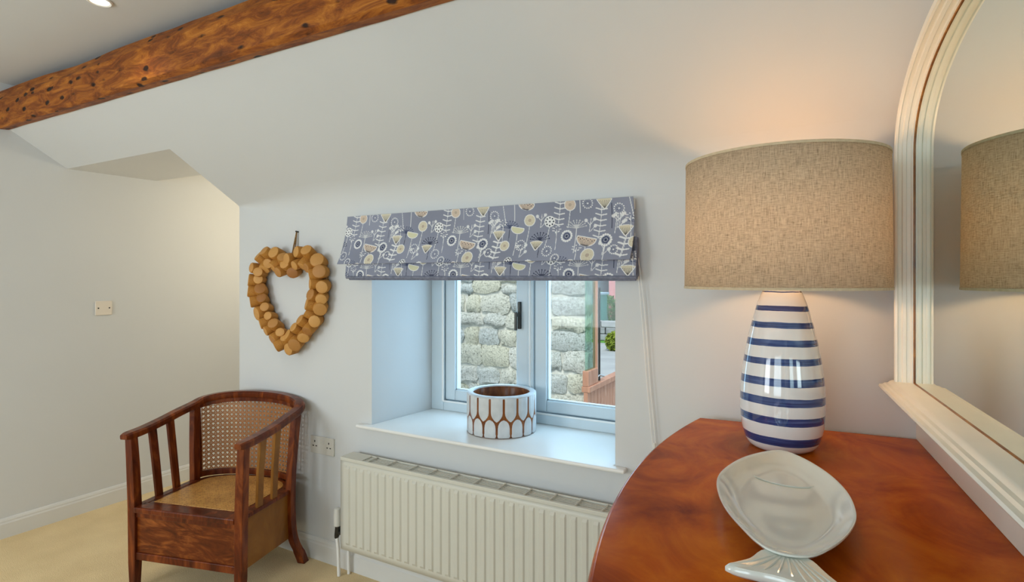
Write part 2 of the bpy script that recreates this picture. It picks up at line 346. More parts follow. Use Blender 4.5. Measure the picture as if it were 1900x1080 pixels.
mb.add([(XC, 0, 0), (XC, 1.42, 0), (XC, 1.42, zt), (XC, 0, zt)], [(0, 1, 2, 3)])       # side of the recess passage
mb.add([(XC + 0.12, YO, 0), (XC + 0.12, 1.42, 0), (XC + 0.12, 1.42, 2.6), (XC + 0.12, YO, 2.6)], [(0, 1, 2, 3)])
o = mb.build('wall_window', M['wall']); struct(o, 'white plastered wall holding the deep window', 'wall')
# sloping ceiling with a soft cove at the eaves
def slope(y): return ZE + SL * (-y)
prof = []
prof = [(0.0, ZE)]
YF = -0.405                      # where the recess soffit starts
prof += [(YF, slope(YF))]
mb = MB()
rings = [[(XC, y, z), (0.32, y, z)] for y, z in prof]
mb.loft(rings, cap=False, close=False)
mb.loft([[(XL - 0.02, y, slope(y)), (0.45, y, slope(y))] for y in (YF, -0.735)], cap=False, close=False)
mb.add([(XC, -0.1, slope(-.1) + .003), (0.45, -0.1, slope(-.1) + .003), (0.45, -0.1, CEIL + .05), (XC, -0.1, CEIL + .05)], [(0, 1, 2, 3)])  # unseen planes added to close the void, keeping the gap above the beam dark
mb.add([(XL, -0.1, slope(YF) + .006), (XC, -0.1, slope(YF) + .006), (XC, -0.1, CEIL + .05), (XL, -0.1, CEIL + .05)], [(0, 1, 2, 3)])
rings = []
for i in range(25):
    x = XC + (0.32 - XC) * i / 24; c = 0.02 + 0.16 * min(1, max(0, (x - XC) / 0.7)) ** 1.2
    A = Vector((0, ZE - c * .6)); B = Vector((0, ZE)); Cc = Vector((-c * .55, slope(-c * .55)))
    rings.append([(x, *(A * (1 - t) ** 2 + B * 2 * t * (1 - t) + Cc * t * t)) for t in [j / 8 for j in range(9)]])
mb.loft(rings, cap=False, close=False)
# cheek of the recess above the window wall end
mb.add([(XC, 0.0, zt)] + [(XC, y, z) for y, z in prof] + [(XC, 1.42, slope(YF)+0.5), (XC, 1.42, zt)], [tuple(range(len(prof) + 3))])
o = mb.build('ceiling_slope', M['wall'], smooth=30); struct(o, 'white sloping ceiling coming down to the window wall', 'ceiling')
# recess soffit and back
mb = MB(); zs = slope(YF)
mb.loft([[(XL - .02, y, z), (XC + 0.05, y, z)] for y, z in ((YF, zs), (0.13, zs + 0.005), (0.55, zs + 0.125), (1.42, zs + 0.38))], cap=False, close=False)
struct(mb.build('ceiling_recess', M['wall']), 'white ceiling of the passage beside the window wall', 'ceiling')
mb = MB(); mb.box(XL, XC + 0.1, 1.40, 1.48, 0, 2.7)
struct(mb.build('wall_recess', M['wall']), 'white end wall of the passage', 'wall')
mb = MB(); mb.box(XL - 0.1, XL, YB - 0.1, 1.48, 0, CEIL + 0.1)
struct(mb.build('wall_left', M['wall']), 'plain white gable wall on the left', 'wall')
mb = MB()
p0 = rw(-0.05, 0); p1 = rw(4.4, 0); p2 = rw(4.4, -0.1); p3 = rw(-0.05, -0.1)
mb.prism([p0, p1, p2, p3], 0, CEIL + 0.1)
struct(mb.build('wall_right', M['wall']), 'white wall behind the arched mirror', 'wall')
# flat ceiling
mb = MB(); mb.box(XL - 0.05, XR + 0.1, YB - 0.1, 0.0, CEIL, CEIL + 0.08)
struct(mb.build('ceiling', M['wall']), 'flat white ceiling above the old beam', 'ceiling')
# back wall with two window openings
mb = MB(); W2 = [(-3.65, -2.25), (-1.35, 0.05)]
xs = [XL - 0.05] + [q for w in W2 for q in w] + [XR + 0.1]
for i in range(0, 5, 2): mb.box(xs[i], xs[i + 1], YB - 0.12, YB, 0, CEIL)
for a, b in W2: mb.box(a, b, YB - 0.12, YB, 0, 0.8); mb.box(a, b, YB - 0.12, YB, 2.1, CEIL)
struct(mb.build('wall_back', M['wall']), 'white back wall with two windows', 'wall')
for k, (a, b) in enumerate(W2):
    w = thing('window_%d' % (k + 2), 'casement window of the back wall', 'window', ((a + b) / 2, YB - 0.06, 0.8), kind='structure')
    hw = (b - a) / 2
    f = MB(); f.box(-hw, hw, -.03, .03, 0, .06); f.box(-hw, hw, -.03, .03, 1.24, 1.3)
    for x in (-hw, hw - .06, -.03): f.box(x, x + .06, -.03, .03, .06, 1.24)
    f.build('window_frame', M['gloss_white'], w, 0.004)
    for sx in (-1, 1):
        g = MB(); g.box(sx * .03, sx * (hw - .06), -.004, .004, .06, 1.24); g.build('pane', M['glass'], w)

# baseboards: moulded profile (depth, height)
BP = [(0, 0), (0.018, 0), (0.018, 0.082), (0.014, 0.09), (0.014, 0.098), (0.009, 0.108), (0.004, 0.113), (0, 0.113)]
mb = MB(); mb.loft([[(XL + d, y, z) for d, z in BP] for y in (YB, 1.40)])
struct(mb.build('baseboard_left', M['skirting']), 'white moulded skirting along the gable wall', 'baseboard')
mb = MB(); mb.loft([[(x, -d, z) for d, z in BP] for x in (XC, 0.262)])
struct(mb.build('baseboard_window', M['skirting']), 'white moulded skirting below the radiator', 'baseboard')
mb = MB(); mb.loft([[(*rw(s, d), z) for d, z in BP] for s in (0.02, 4.2)])
struct(mb.build('baseboard_right', M['skirting']), 'white moulded skirting behind the chest', 'baseboard')

# ------------------------------------------------------------------ old timber beam
bs = thing('ceiling_beam', 'rough orange-brown timber beam with dark knots under the ceiling', 'beam', (-1.8, -0.72, 2.36))
mb = MB(); rings = []; nseg = 90
SEC = [(-0.040, 0.03), (0.027, -0.004), (-0.020, -0.010), (-0.038, 0.004), (-0.044, 0.05), (-0.046, 0.10), (-0.044, 0.140), (-0.030, 0.168), (-0.012, 0.205), (0.05, 0.215), (0.053, 0.05)]
SEC = SEC[1:]
for i in range(nseg + 1):
    x = XL + 0.002 + (0.36 - XL) * i / nseg - 0.0; ring = []
    for j, (dy, dz) in enumerate(SEC):
        n1 = noise.noise(Vector((x * 1.3, j * 0.7, 0.3))); n2 = noise.noise(Vector((x * 6, j * 2.3, 4.0)))
        w = 0.004 if j in (0, 8, 9) else 0.010
        top = 1.0 if j in (5, 6, 7) else 0.35
        wav = 0.016 * noise.noise(Vector((x * 0.9, 2.0, 7.7))) * (1 if j in (6, 7) else 0)
        ring.append((x + 1.8, dy + w * n1 * top + 0.003 * n2, dz + w * noise.noise(Vector((x * 1.7, j, 9))) * top + wav))
    rings.append(ring)
mb.loft(rings); mb.build('timber', M['beam'], bs, 0, 25)

# ------------------------------------------------------------------ downlights
def downlight(x, y, label, power=12):
    t = thing('downlight', label, 'downlight', (x, y, CEIL), group='recessed ceiling downlights')
    b = MB(); b.lathe([(.046, 0.004), (.046, -.004), (.040, -.007), (.034, -.004), (.034, 0.004)], 32); b.build('bezel', M['gloss_white'], t, 0, True)
    g = MB(); g.lathe([(.001, -.0015), (.0335, -.0015), (.0335, 0.003), (.001, 0.003)], 24); g.build('lens', M['downlight_lens'], t)
    lamp('downlight_beam', 'SPOT', (0, 0, -0.012), power, (1.0, 0.91, 0.76), spot_size=math.radians(112), spot_blend=0.8, shadow_soft_size=0.03).parent = t
downlight(-2.56, -0.945, 'small round recessed downlight glowing beside the old beam', 8)
downlight(-2.56, -2.6, 'added unseen recessed downlight at the back of the flat ceiling, farther from the right wall')  # this and the next downlight are added out of view to light the room
downlight(-0.75, -2.6, 'added unseen recessed downlight at the back of the flat ceiling, nearest the right wall')
# unseen pendant, added to cast the warm light in the passage
t = thing('added_pendant', 'unseen globe pendant added to warm the passage', 'pendant light', (-3.25, 0.86, zs + 0.20))
b = MB(); b.lathe([(.05, .03), (.05, 0), (.02, -.01)], 24); b.build('ceiling_rose', M['gloss_white'], t, 0, True)
b = MB(); b.tube([(0, 0, 0), (0, 0, -.30)], .003, 6); b.build('flex', M['gloss_white'], t)
b = MB(); b.lathe([(.004, -.41), (.03, -.405), (.048, -.385), (.055, -.36), (.048, -.335), (.03, -.315), (.02, -.298)], 24); b.build('globe', M['bulb'], t, 0, True)
lamp('passage_glow', 'POINT', (0, 0, -0.48), 11, (1.0, 0.86, 0.62), shadow_soft_size=0.05).parent = t

# ------------------------------------------------------------------ window in view
win = thing('window_1', 'pale blue-white timber casement window in a deep plastered recess', 'window', (-1.31, YW, wz0), kind='structure')
def WX(x): return x + 1.31
def WZ(z): return z - wz0
SILL = 0.763
mb = MB(); mb.prism([(WX(-2.052), -YW - .042), (WX(-.662), -YW - .042), (WX(-.662), -YW - .001), (WX(-.713), -YW - .001), (WX(-.702), 0), (WX(-1.925), 0), (WX(-1.979), -YW - .001), (WX(-2.052), -YW - .001)], .001, WZ(SILL))
me = mb.build('window_sill', M['gloss_white'], win, 0.007, seg=3)
f = MB()
jl, jr = -1.926, -0.700; zb, zt2 = SILL, 1.72; d0, d1 = -0.012, 0.075
f.box(WX(jl), WX(-1.843), d0, d1, WZ(zb), WZ(zt2)); f.box(WX(-0.78), WX(jr), d0, d1, WZ(zb), WZ(zt2))
f.box(WX(-1.843), WX(-0.78), d0, d1, WZ(zb), WZ(0.815)); f.box(WX(-1.843), WX(-0.78), d0, d1, WZ(1.66), WZ(zt2)); f.box(WX(-1.318), WX(-1.285), d0, d1, WZ(0.815), WZ(1.66))
f.build('window_frame', M['window_paint'], win, 0.005)
bd = MB(); bd.box(WX(-1.304), WX(-1.297), d0 - .006, d0 + .004, WZ(0.815), WZ(1.66)); bd.box(WX(-1.850), WX(-1.838), d0 - .006, d0 + .004, WZ(0.815), WZ(1.66))
bd.box(WX(-1.843), WX(-0.76), d0 - .006, d0 + .004, WZ(0.811), WZ(0.82)); bd.build('frame_bead', M['gloss_white'], win, 0.002)
def sash(x0, x1, label):
    s_ = MB(); z0, z1 = 0.822, 1.655; w = 0.066; y0, y1 = 0.002, 0.062
    s_.box(WX(x0), WX(x0 + w), y0, y1, WZ(z0), WZ(z1)); s_.box(WX(x1 - w), WX(x1), y0, y1, WZ(z0), WZ(z1))
    s_.box(WX(x0 + w), WX(x1 - w), y0, y1, WZ(z0), WZ(z0 + .058)); s_.box(WX(x0 + w), WX(x1 - w), y0, y1, WZ(z1 - .058), WZ(z1))
    so = s_.build('sash', M['window_paint'], win, 0.006); so['label'] = label
    g = MB(); g.box(WX(x0 + w - .004), WX(x1 - w + .004), .03, .036, WZ(z0 + .054), WZ(z1 - .054)); g.build('pane', M['glass'], so)
    q = MB()                                                          # glazing bead around the pane
    for a, b, c, d in ((x0 + w, x0 + w + .008, z0 + .058, z1 - .058), (x1 - w - .008, x1 - w, z0 + .058, z1 - .058), (x0 + w, x1 - w, z0 + .058, z0 + .066), (x0 + w, x1 - w, z1 - .066, z1 - .058)):
        q.box(WX(a), WX(b), .012, .029, WZ(c), WZ(d))
    q.build('glazing_bead', M['window_paint'], so, 0.002); return so
s1 = sash(-1.840, -1.320, 'opening casement with the dark handle')
sash(-1.283, -0.783, 'fixed casement on the right')
h = MB(); h.box(WX(-1.372), WX(-1.358), -.018, .004, WZ(1.235), WZ(1.375)); h.box(WX(-1.371), WX(-1.359), -.038, -.016, WZ(1.30), WZ(1.318)); h.box(WX(-1.376), WX(-1.362), -.046, -.034, WZ(1.23), WZ(1.325))
tag(h.build('casement_handle', M['dark_metal'], s1, 0.003), 'dark metal casement handle')

# ------------------------------------------------------------------ outdoors
YS = 3.0
wallo = thing('neighbouring_wall', 'rough pale limestone wall filling the view outside the window', 'stone wall', (-2.9, YS, -0.9))
mb = MB(); mb.box(-2.2, 0.885, 0.02, 0.16, 0, 4.0); mb.build('mortar_core', M['mortar'], wallo)
rs = random.Random(3)
z = 0.02; kst = 0
def stone(x0, x1, z0, z1, y=0.0, axis=0):
    nx, nz = 4, 3; vs = []; fs = []; sd = rs.random() * 90
    for layer in (0, 1):
        for j in range(nz + 1):
            for i in range(nx + 1):
                u, v = i / nx, j / nz; e = (i in (0, nx)) or (j in (0, nz))
                px = x0 + (x1 - x0) * u; pz = z0 + (z1 - z0) * v
                cx, cz = (i in (0, nx)) and (j in (0, nz)), 0
                jx = 0.045 * noise.noise(Vector((u * 2, v * 2, sd))); jz = 0.045 * noise.noise(Vector((u * 2, v * 2, sd + 9)))
                if cx: px += (0.012 if i == 0 else -0.012); pz += (0.012 if j == 0 else -0.012)
                dep = (0.0 if e else -0.022) + 0.03 * noise.noise(Vector((u * 3, v * 3, sd + 20)))
                d = dep if layer == 0 else 0.10
                vs.append((px + jx, y + d, pz + jz) if axis == 0 else (y - d, px + jx, pz + jz))
    n = (nx + 1) * (nz + 1)
    for j in range(nz):
        for i in range(nx):
            a = j * (nx + 1) + i; fs.append((a, a + 1, a + nx + 2, a + nx + 1))
    ring = [i for i in range(nx + 1)] + [j * (nx + 1) + nx for j in range(1, nz + 1)] + [nz * (nx + 1) + i for i in range(nx - 1, -1, -1)] + [j * (nx + 1) for j in range(nz - 1, 0, -1)]
    for a, b in zip(ring, ring[1:] + ring[:1]): fs.append((a, a + n, b + n, b))
    q = MB(); q.add(vs, fs); q.build('stone', M['stone'], wallo, 0, 60)
while z < 3.9:
    hgt = rs.uniform(0.15, 0.27); x = -1.75
    while x < 0.86:
        wd = rs.uniform(0.17, 0.38)
        if 0.89 - (x + wd) < 0.2: wd = 0.90 - x
        sp = rs.random()
        if hgt > 0.22 and sp < 0.3:
            m_ = z + hgt * rs.uniform(.4, .6)
            stone(x + .006, x + wd - .006, z + .006, m_ - .006); stone(x + .006, x + wd - .006, m_ + .006, z + hgt - .006)
        else: stone(x + .006, x + wd - .006, z + .006, z + hgt - .006 + rs.uniform(-.012, .012))
        x += wd
    stone(0.02, 0.15, z + .006, z + hgt - .006, 0.885, 1)
    z += hgt
# timber and glass porch against the stone wall
px_ = -1.926
por = thing('timber_porch', 'reddish timber boarded porch with tall glass beside the stone wall', 'porch', (px_, 3.0, -0.5))
for k in range(18):
    b = MB(); y0 = -0.24 + k * 0.09; b.box(-.02, .02, y0 + .003, y0 + .087, -.4, 0.93); b.build('board', M['porch_timber'], por, 0.004)
b = MB(); b.box(-.04, .045, -.24, 1.40, .93, .985); b.build('capping_rail', M['porch_timber'], por, 0.006)
b = MB(); b.box(-.03, .03, -.24, 0.02, .985, 1.13); b.build('bottom_rail', M['porch_timber'], por, 0.006)
b = MB(); b.box(-.022, .022, 0.0, 0.04, .985, 3.2); b.build('post', M['porch_timber'], por, 0.006)
b = MB(); b.box(-.006, .006, -.235, 0.0, 1.13, 3.1); b.build('glass_panel', M['green_glass'], por)
b = MB(); b.tube([(0.0, .13, .985), (0.0, .13, 1.9)], .011, 8); b.build('black_rod', M['dark_metal'], por, 0, True)
b = MB(); b.tube([(-.03, .06, 1.0), (0.0, .13, 1.04), (.04, .16, 1.03)], .012, 8); b.build('latch', M['chrome'], por, 0, True)
lb = thing('outdoor_lantern', 'small black lantern on the porch boards just outside the pane', 'lantern', (px_ + .085, 2.86, 0.18))
b = MB(); b.lathe([(.03, 0), (.045, .01), (.05, .05), (.035, .085), (.012, .1)], 12); b.build('body', M['dark_metal'], lb, 0, True)
b = MB(); b.box(-.06, -.03, -.02, .02, .03, .06); b.build('bracket', M['dark_metal'], lb, 0.004)
mb = MB(); mb.box(-34, 14, 0.6, 17.5, -0.96, -0.9)
tag(mb.build('paving', M['paving']), 'pale grey paved yard outside the window', 'ground', kind='structure')
mb = MB(); mb.box(-34, 14, 17.5, 60, -1.0, -0.88)
tag(mb.build('lawn', M['grass']), 'strip of green lawn beyond the yard', 'grass', kind='structure')
gw = thing('boundary_wall', 'low grey rubble wall across the far side of the yard', 'wall', (-8, 18.2, -0.88))
rs2 = random.Random(5)
for r in range(3):
    x = -4.0 + r * .2
    while x < 4:
        w = rs2.uniform(.5, .9); b = MB(); b.box(x + .02, x + w - .02, -.2 + rs2.uniform(-.03, .03), .2, r * .25 + .01, r * .25 + .24); b.build('stone', M['rubble'], gw, 0.03); x += w
def leafball(name, label, cat, loc, rx, ry, rz_, mat, seed, n=26):
    t = thing(name, label, cat, loc)
    b = MB(); b.tube([(0, 0, 0), (0.02, 0, rz_ * .6)], .05, 8); b.build('stem', M['bark'], t)
    b = MB(); r_ = random.Random(seed)
    for k in range(int(n * 60)):
        th = r_.uniform(0, 2 * PI); ph = math.acos(r_.uniform(-1, 1)); rr = r_.uniform(.75, 1.05)
        c = Vector((rx * rr * math.sin(ph) * math.cos(th), ry * rr * math.sin(ph) * math.sin(th), rz_ + rz_ * rr * math.cos(ph)))
        a = Vector((r_.gauss(0, 1), r_.gauss(0, 1), r_.gauss(0, 1))).normalized(); q = a.cross(Vector((0.3, 0.2, 1))).normalized(); s_ = r_.uniform(.05, .10)
        b.add([c - a * s_, c + q * s_ * .5, c + a * s_, c - q * s_ * .5], [(0, 1, 2, 3)])
    fo = b.build('foliage', mat, t); fo['kind'] = 'stuff'
leafball('shrub', 'round yellow-green shrub in front of the low wall', 'shrub', (-5.98, 15.6, -0.9), .27, .27, .30, M['bush'], 4)
for k, x in enumerate((-10.3, -8.4, -6.5, -4.6)):
    leafball('hedge_plant', ['dark green hedge bush farthest left behind the low wall', 'dark green hedge bush second from the left behind the low wall', 'dark green hedge bush third from the left behind the low wall', 'dark green hedge bush farthest right behind the low wall'][k], 'hedge', (x, 20.9, -0.88), .84, .7, .86, M['hedge'], 20 + k, 45)
ho = thing('garden_shed', 'teal clad shed beyond the low wall', 'shed', (-8.0, 19.1, -0.88))
for k in range(5):
    b = MB(); b.box(-.375 + k * .15, -.375 + k * .15 + .142, -.5, .5, 0, 1.7); b.build('cladding_board', M['teal'], ho, 0.01)
b = MB(); b.prism([(-.43, -.6), (.43, -.6), (.43, .6), (-.43, .6)], 1.7, 1.78); b.build('roof', M['pale_blue'], ho, 0.01)
for nm, lab, x, mt, w in (('pale_blue_house', 'pale blue rendered house far behind the shed', -12.3, M['pale_blue'], 1.9), ('pink_house', 'pink rendered house far behind the yard', -7.5, M['pink'], 2.3)):
    t = thing(nm, lab, 'house', (x, 26, -0.88))
    b = MB(); b.box(-w, w, 0, 4, 0, 5.2); b.build('walls', mt, t, 0.02)
    b = MB(); b.loft([[(-w - .2, -.2, 5.2), (w + .2, -.2, 5.2), (w + .2, 4.2, 5.2), (-w - .2, 4.2, 5.2)], [(-w - .2, 1.9, 6.8), (w + .2, 1.9, 6.8), (w + .2, 2.1, 6.8), (-w - .2, 2.1, 6.8)]]); b.build('roof', M['rubble'], t)
    for qx in (-w * .5, w * .5):
        b = MB(); b.box(qx - .35, qx + .35, -.03, .02, 3.2, 4.3); wf = b.build('window_frame', M['gloss_white'], t, 0.01)
        b = MB(); b.box(qx - .29, qx + .29, -.035, -.028, 3.26, 4.24); b.build('pane', M['dark'], wf)

# ------------------------------------------------------------------ roman blind with printed fabric
BW, BT = 1.47, 1.806
blind = thing('roman_blind', 'raised roman blind in grey-blue fabric printed with cream seedheads', 'blind', (-2.095, 0, 1.49))
def print_pattern(U, V):
    """colour (linear) of the flower print at fabric coordinates U (along), V (down), metres"""
    P = 0.551; Q = 0.300
    BG = np.array((0.265, 0.28, 0.355)); WH = np.array((0.80, 0.80, 0.80)); CR = np.array((0.66, 0.60, 0.46)); PE = np.array((0.64, 0.52, 0.42)); DK = np.array((0.035, 0.04, 0.075)); DB = np.array((0.075, 0.09, 0.16)); YE = np.array((0.66, 0.64, 0.44))
    C = np.empty(U.shape + (3,)); C[:] = BG
    C *= (1 + 0.10 * np.sin(U * 9.0) * np.sin(V * 17 + 1))[..., None]
    def pt(mask, c, a=1.0): C[mask] = C[mask] * (1 - a) + c * a
    def off(cx, cy):
        x = (U - cx + P / 2) % P - P / 2; y = (V - cy + Q / 2) % Q - Q / 2; return x, y
    def seg(x, y, x0, y0, x1, y1, w, c, a=1.0):
        dx, dy = x1 - x0, y1 - y0; t = np.clip(((x - x0) * dx + (y - y0) * dy) / (dx * dx + dy * dy), 0, 1)
        pt(((x - x0 - t * dx) ** 2 + (y - y0 - t * dy) ** 2) < w * w, c, a)
    def disc(x, y, cx, cy, r, c, a=1.0): pt((x - cx) ** 2 + (y - cy) ** 2 < r * r, c, a)
    def stem(cx, cy, ln, c=WH, lean=0.0): x, y = off(cx, cy + ln / 2); seg(x, y, 0, -ln / 2, -lean, ln / 2, 0.0014, c, .9)
    def leaf(cx, cy, n=4):
        x, y = off(cx, cy); hgt = n * .022
        seg(x, y, 0, 0, .012, -hgt, .0013, WH, .9)
        for k in range(n):
            yy = -k * .022 - .006; xx = .012 * (-yy / hgt)
            seg(x, y, xx, yy, xx - .022, yy - .008, .0024, WH, .9); seg(x, y, xx, yy, xx + .022, yy - .003, .0024, WH, .9)
    def twig(cx, cy):
        x, y = off(cx, cy); seg(x, y, 0, 0, .006, -.055, .0013, WH, .9)
        for bx, by in ((-.015, -.048), (.021, -.052), (.024, -.024)): seg(x, y, .004, by + .022, bx, by, .0012, WH, .9); disc(x, y, bx, by, .0072, WH, .85)
    def umbel(cx, cy, c, r=.040):
        x, y = off(cx, cy)
        for k in range(9):
            a = math.radians(-75 + k * 18.7); ex, ey = r * math.sin(a), -r * math.cos(a) * .8
            seg(x, y, 0, 0, ex, ey, .0011, c, .9); disc(x, y, ex, ey, .0028, c, .95)
            disc(x, y, ex * .72, ey * .75, .0020, c, .95)
        pt((np.abs(x) < -y * 1.1) & (y > -.016) & (y < 0), c, .8)
    def fan(cx, cy, w=.031, h=.040, c=CR):
        x, y = off(cx, cy); tt = -y / h
        m = (tt > 0) & (np.abs(x) < w * tt ** .8) & (y > -h - .007 * (1 - (x / w) ** 2))
        pt(m, WH); m2 = (tt > .12) & (np.abs(x) < w * tt ** .8 - .004) & (y > -h - .004 * (1 - (x / w) ** 2)); pt(m2, c)
        for k in range(-3, 4): seg(x, y, 0, -.006, k * w * .24, -h * .86, .0008, DK, .75)
    def bowl(cx, cy, r, c, speck=False):
        x, y = off(cx, cy); xr = x * .97 + y * .2; yr = y * .97 - x * .2
        m = (yr > -.2 * r) & ((xr / r) ** 2 + (yr / (r * .72)) ** 2 < 1); pt(m, WH)
        m = (yr > -.2 * r + .003) & ((xr / (r - .003)) ** 2 + (yr / (r * .72 - .003)) ** 2 < 1); pt(m, c)
        if speck:
            for k in range(9):
                a = -1 + k * .25; disc(xr, yr, a * r * .8, 0.0 + .004 * (k % 2), .0021, DK); seg(xr, yr, a * r * .75, r * .14, a * r * .3, r * .55, .0007, DK, .7)
            pt((yr > r * .55) & ((xr / (r * .5)) ** 2 + ((yr - r * .5) / (r * .2)) ** 2 < 1) & ((xr / r) ** 2 + (yr / (r * .72)) ** 2 < 1), DK, .8)
    def cdisc(cx, cy, r, c):
        x, y = off(cx, cy); disc(x, y, 0, 0, r, WH); disc(x, y, 0, 0, r - .003, c); disc(x, y, 0, 0, r * .28, PE * .75)
        for k in range(8): disc(x, y, r * .55 * math.cos(k * PI / 4), r * .55 * math.sin(k * PI / 4), .0014, PE * .8)
    def ring(cx, cy, r):
        x, y = off(cx, cy)
        for k in range(14): disc(x, y, r * math.cos(k * PI / 7), r * math.sin(k * PI / 7), .0028, WH)
        disc(x, y, 0, 0, .003, WH)
        for k in range(7): disc(x, y, r * .45 * math.cos(k * PI / 3.5), r * .45 * math.sin(k * PI / 3.5), .0016, DB)
    def sun(cx, cy, r):
        x, y = off(cx, cy)
        for k in range(15): disc(x, y, r * math.cos(k * PI / 7.5), r * math.sin(k * PI / 7.5), .0045, WH)
        disc(x, y, 0, 0, r * .66, DB); 
        for k in range(9): disc(x, y, r * .35 * math.cos(k * .7), r * .35 * math.sin(k * .7), .0022, WH, .5)
        disc(x, y, 0, 0, .003, DK)
    def dots(cx, cy, r):
        x, y = off(cx, cy); disc(x, y, 0, 0, r, WH); disc(x, y, 0, 0, .0035, DK)
        for k in range(8): disc(x, y, r * .68 * math.cos(k * PI / 4), r * .68 * math.sin(k * PI / 4), .0034, DK)
    def spray(cx, cy):
        x, y = off(cx, cy)
        for k in range(12): disc(x, y, .018 * math.cos(k * .9) * (1 - .35 * (k % 2)), .015 * math.sin(k * .9) * (1 - .3 * (k % 3) / 2), .0025, WH)
        seg(x, y, 0, 0, .004, .085, .0013, WH, .9)
    for a in ((1.032, .095, .10, WH, .01), (1.123, .10, .09, WH, .012), (.977, .13, .09, WH, .004), (1.212, .04, .07, WH, .008), (1.24, .115, .10, WH, 0), (1.286, .19, .06, WH, .006), (.939, .10, .06, DK, .002), (1.084, .16, .07, DK, -.004), (.905, .0, .09, WH, -.014), (1.255, .0, .05, WH, 0), (.96, .0, .07, WH, 0), (1.385, .02, .10, DK, 0), (1.364, .19, .06, WH, 0), (1.405, .06, .08, WH, .008), (1.30, .25, .04, WH, 0)):
        stem(a[0], a[1], a[2], a[3], a[4])
    leaf(1.16, .103, 5); leaf(1.333, .160, 6); leaf(.878, .236, 4); leaf(1.433, .235, 4)
    twig(1.082, .104); twig(1.294, .132); twig(1.003, .229); twig(1.358, .227); twig(.862, .115); twig(1.405, .12)
    umbel(.939, .102, DB); umbel(1.084, .161, DK, .044); umbel(1.24, .115, WH * .8, .042); umbel(1.19, .262, DB)
    fan(.888, .155); fan(1.071, .202, .030, .036); fan(1.356, .044, .033, .042)
    bowl(.977, .104, .032, YE); bowl(1.286, .160, .042, PE, True); bowl(1.017, .0, .038, PE, True)
    cdisc(1.032, .071, .026, CR); cdisc(.923, .177, .023, CR); cdisc(1.300, .226, .028, CR); cdisc(1.212, .016, .025, PE)
    ring(.999, .177, .021); ring(1.124, .205, .020); ring(1.287, .015, .020); ring(.862, .043, .020)
    dots(.955, .245, .018); sun(1.05, .262, .019); fan(1.135, .288, .028, .034); cdisc(1.235, .262, .021, PE); ring(1.40, .205, .017); spray(.905, .075); ring(1.165, .235, .016); spray(1.25, .195)
    sun(1.201, .145, .021); sun(1.364, .166, .022); dots(1.123, .081, .024); spray(1.155, .115)
    return C
def fabric(name, nx, nv, fn, v0, v1, parent):
    """grid of cloth: fn(u in 0..1, t in 0..1) -> (x, y, z); printed with the pattern between fabric heights v0..v1"""
    uu, tt = np.meshgrid(np.linspace(0, 1, nx), np.linspace(0, 1, nv))
    X, Y, Z = fn(uu, tt)
    vs = np.stack([X, Y, Z], -1).reshape(-1, 3)
    idx = np.arange(nx * nv).reshape(nv, nx)
    fs = np.stack([idx[:-1, :-1], idx[:-1, 1:], idx[1:, 1:], idx[1:, :-1]], -1).reshape(-1, 4)
    me = bpy.data.meshes.new(name); me.vertices.add(len(vs)); me.vertices.foreach_set('co', vs.ravel().astype(np.float32))
    me.loops.add(fs.size); me.loops.foreach_set('vertex_index', fs.ravel().astype(np.int32))
    me.polygons.add(len(fs)); me.polygons.foreach_set('loop_start', np.arange(0, fs.size, 4, dtype=np.int32)); me.polygons.foreach_set('loop_total', np.full(len(fs), 4, dtype=np.int32))
    me.update(); me.validate()
    c = print_pattern(uu * BW, v0 + (v1 - v0) * tt); ca = me.color_attributes.new('print', 'FLOAT_COLOR', 'POINT')
    ca.data.foreach_set('color', np.concatenate([c, np.ones(c.shape[:2] + (1,))], -1).astype(np.float32).ravel())
    me.materials.append(M['print']); me.polygons.foreach_set('use_smooth', [True] * len(me.polygons))
    o = place(name, me, parent); return o
def print_mat():
    m, nt, b = nmat('printed_linen'); a = N(nt, 'ShaderNodeVertexColor', layer_name='print'); L(nt, a.outputs[0], b.inputs['Base Color'])
    b.inputs['Roughness'].default_value = 0.9; b.inputs['Specular IOR Level'].default_value = 0.1
    n = N(nt, 'ShaderNodeTexNoise', i_Scale=600.0, i_Detail=2.0); L(nt, coords(nt), n.inputs['Vector']); bump(nt, b, n.outputs['Fac'], 0.15, 0.001); return m
M['print'] = print_mat()
M['lining'] = paint('blind_fabric_plain', (0.20, 0.21, 0.27), 0.9, 0.2, 60, 0.1, 200, 0.1)
zb_ = 1.49
def front(u, t):
    z = (BT - zb_) * (1 - t) + (1.566 - zb_) * t
    y = -0.048 - 0.050 * t ** 2.2 - 0.006 * np.sin(u * 7 + 1) * t
    x = u * BW + (u - .5) * 0.016 * np.sin(t * 2.6) - 0.012 * (1 - u) * t ** 3 * 1
    return x, y, z
o = fabric('front_fold', 920, 165, front, 0.0, 0.245, blind); md_ = o.modifiers.new('thick', 'SOLIDIFY'); md_.thickness = 0.003; md_.offset = -1
def lower(u, t):
    z = (1.600 - zb_) * (1 - t) + (1.507 - zb_) * t
    return u * (BW + .012) + .004, -0.058 - 0.010 * t + 0 * u, z + 0 * u
o = fabric('lower_fold', 920, 62, lower, 0.052, 0.152, blind); md_ = o.modifiers.new('thick', 'SOLIDIFY'); md_.thickness = 0.003; md_.offset = -1
b = MB(); b.tube([(0.0, -.056, 1.502 - zb_), (BW + .016, -.056, 1.502 - zb_)], .009, 10); b.build('hem_bar', M['lining'], blind, 0, True)
b = MB(); b.tube([(0.01, -.046, 1.493 - zb_), (BW + .01, -.046, 1.493 - zb_)], .006, 8); b.build('hem_fold', M['lining'], blind, 0, True)
b = MB(); b.box(0.005, BW - .005, -.044, -.002, BT - .045 - zb_, BT - .002 - zb_); b.build('headrail', M['gloss_white'], blind, 0.003)
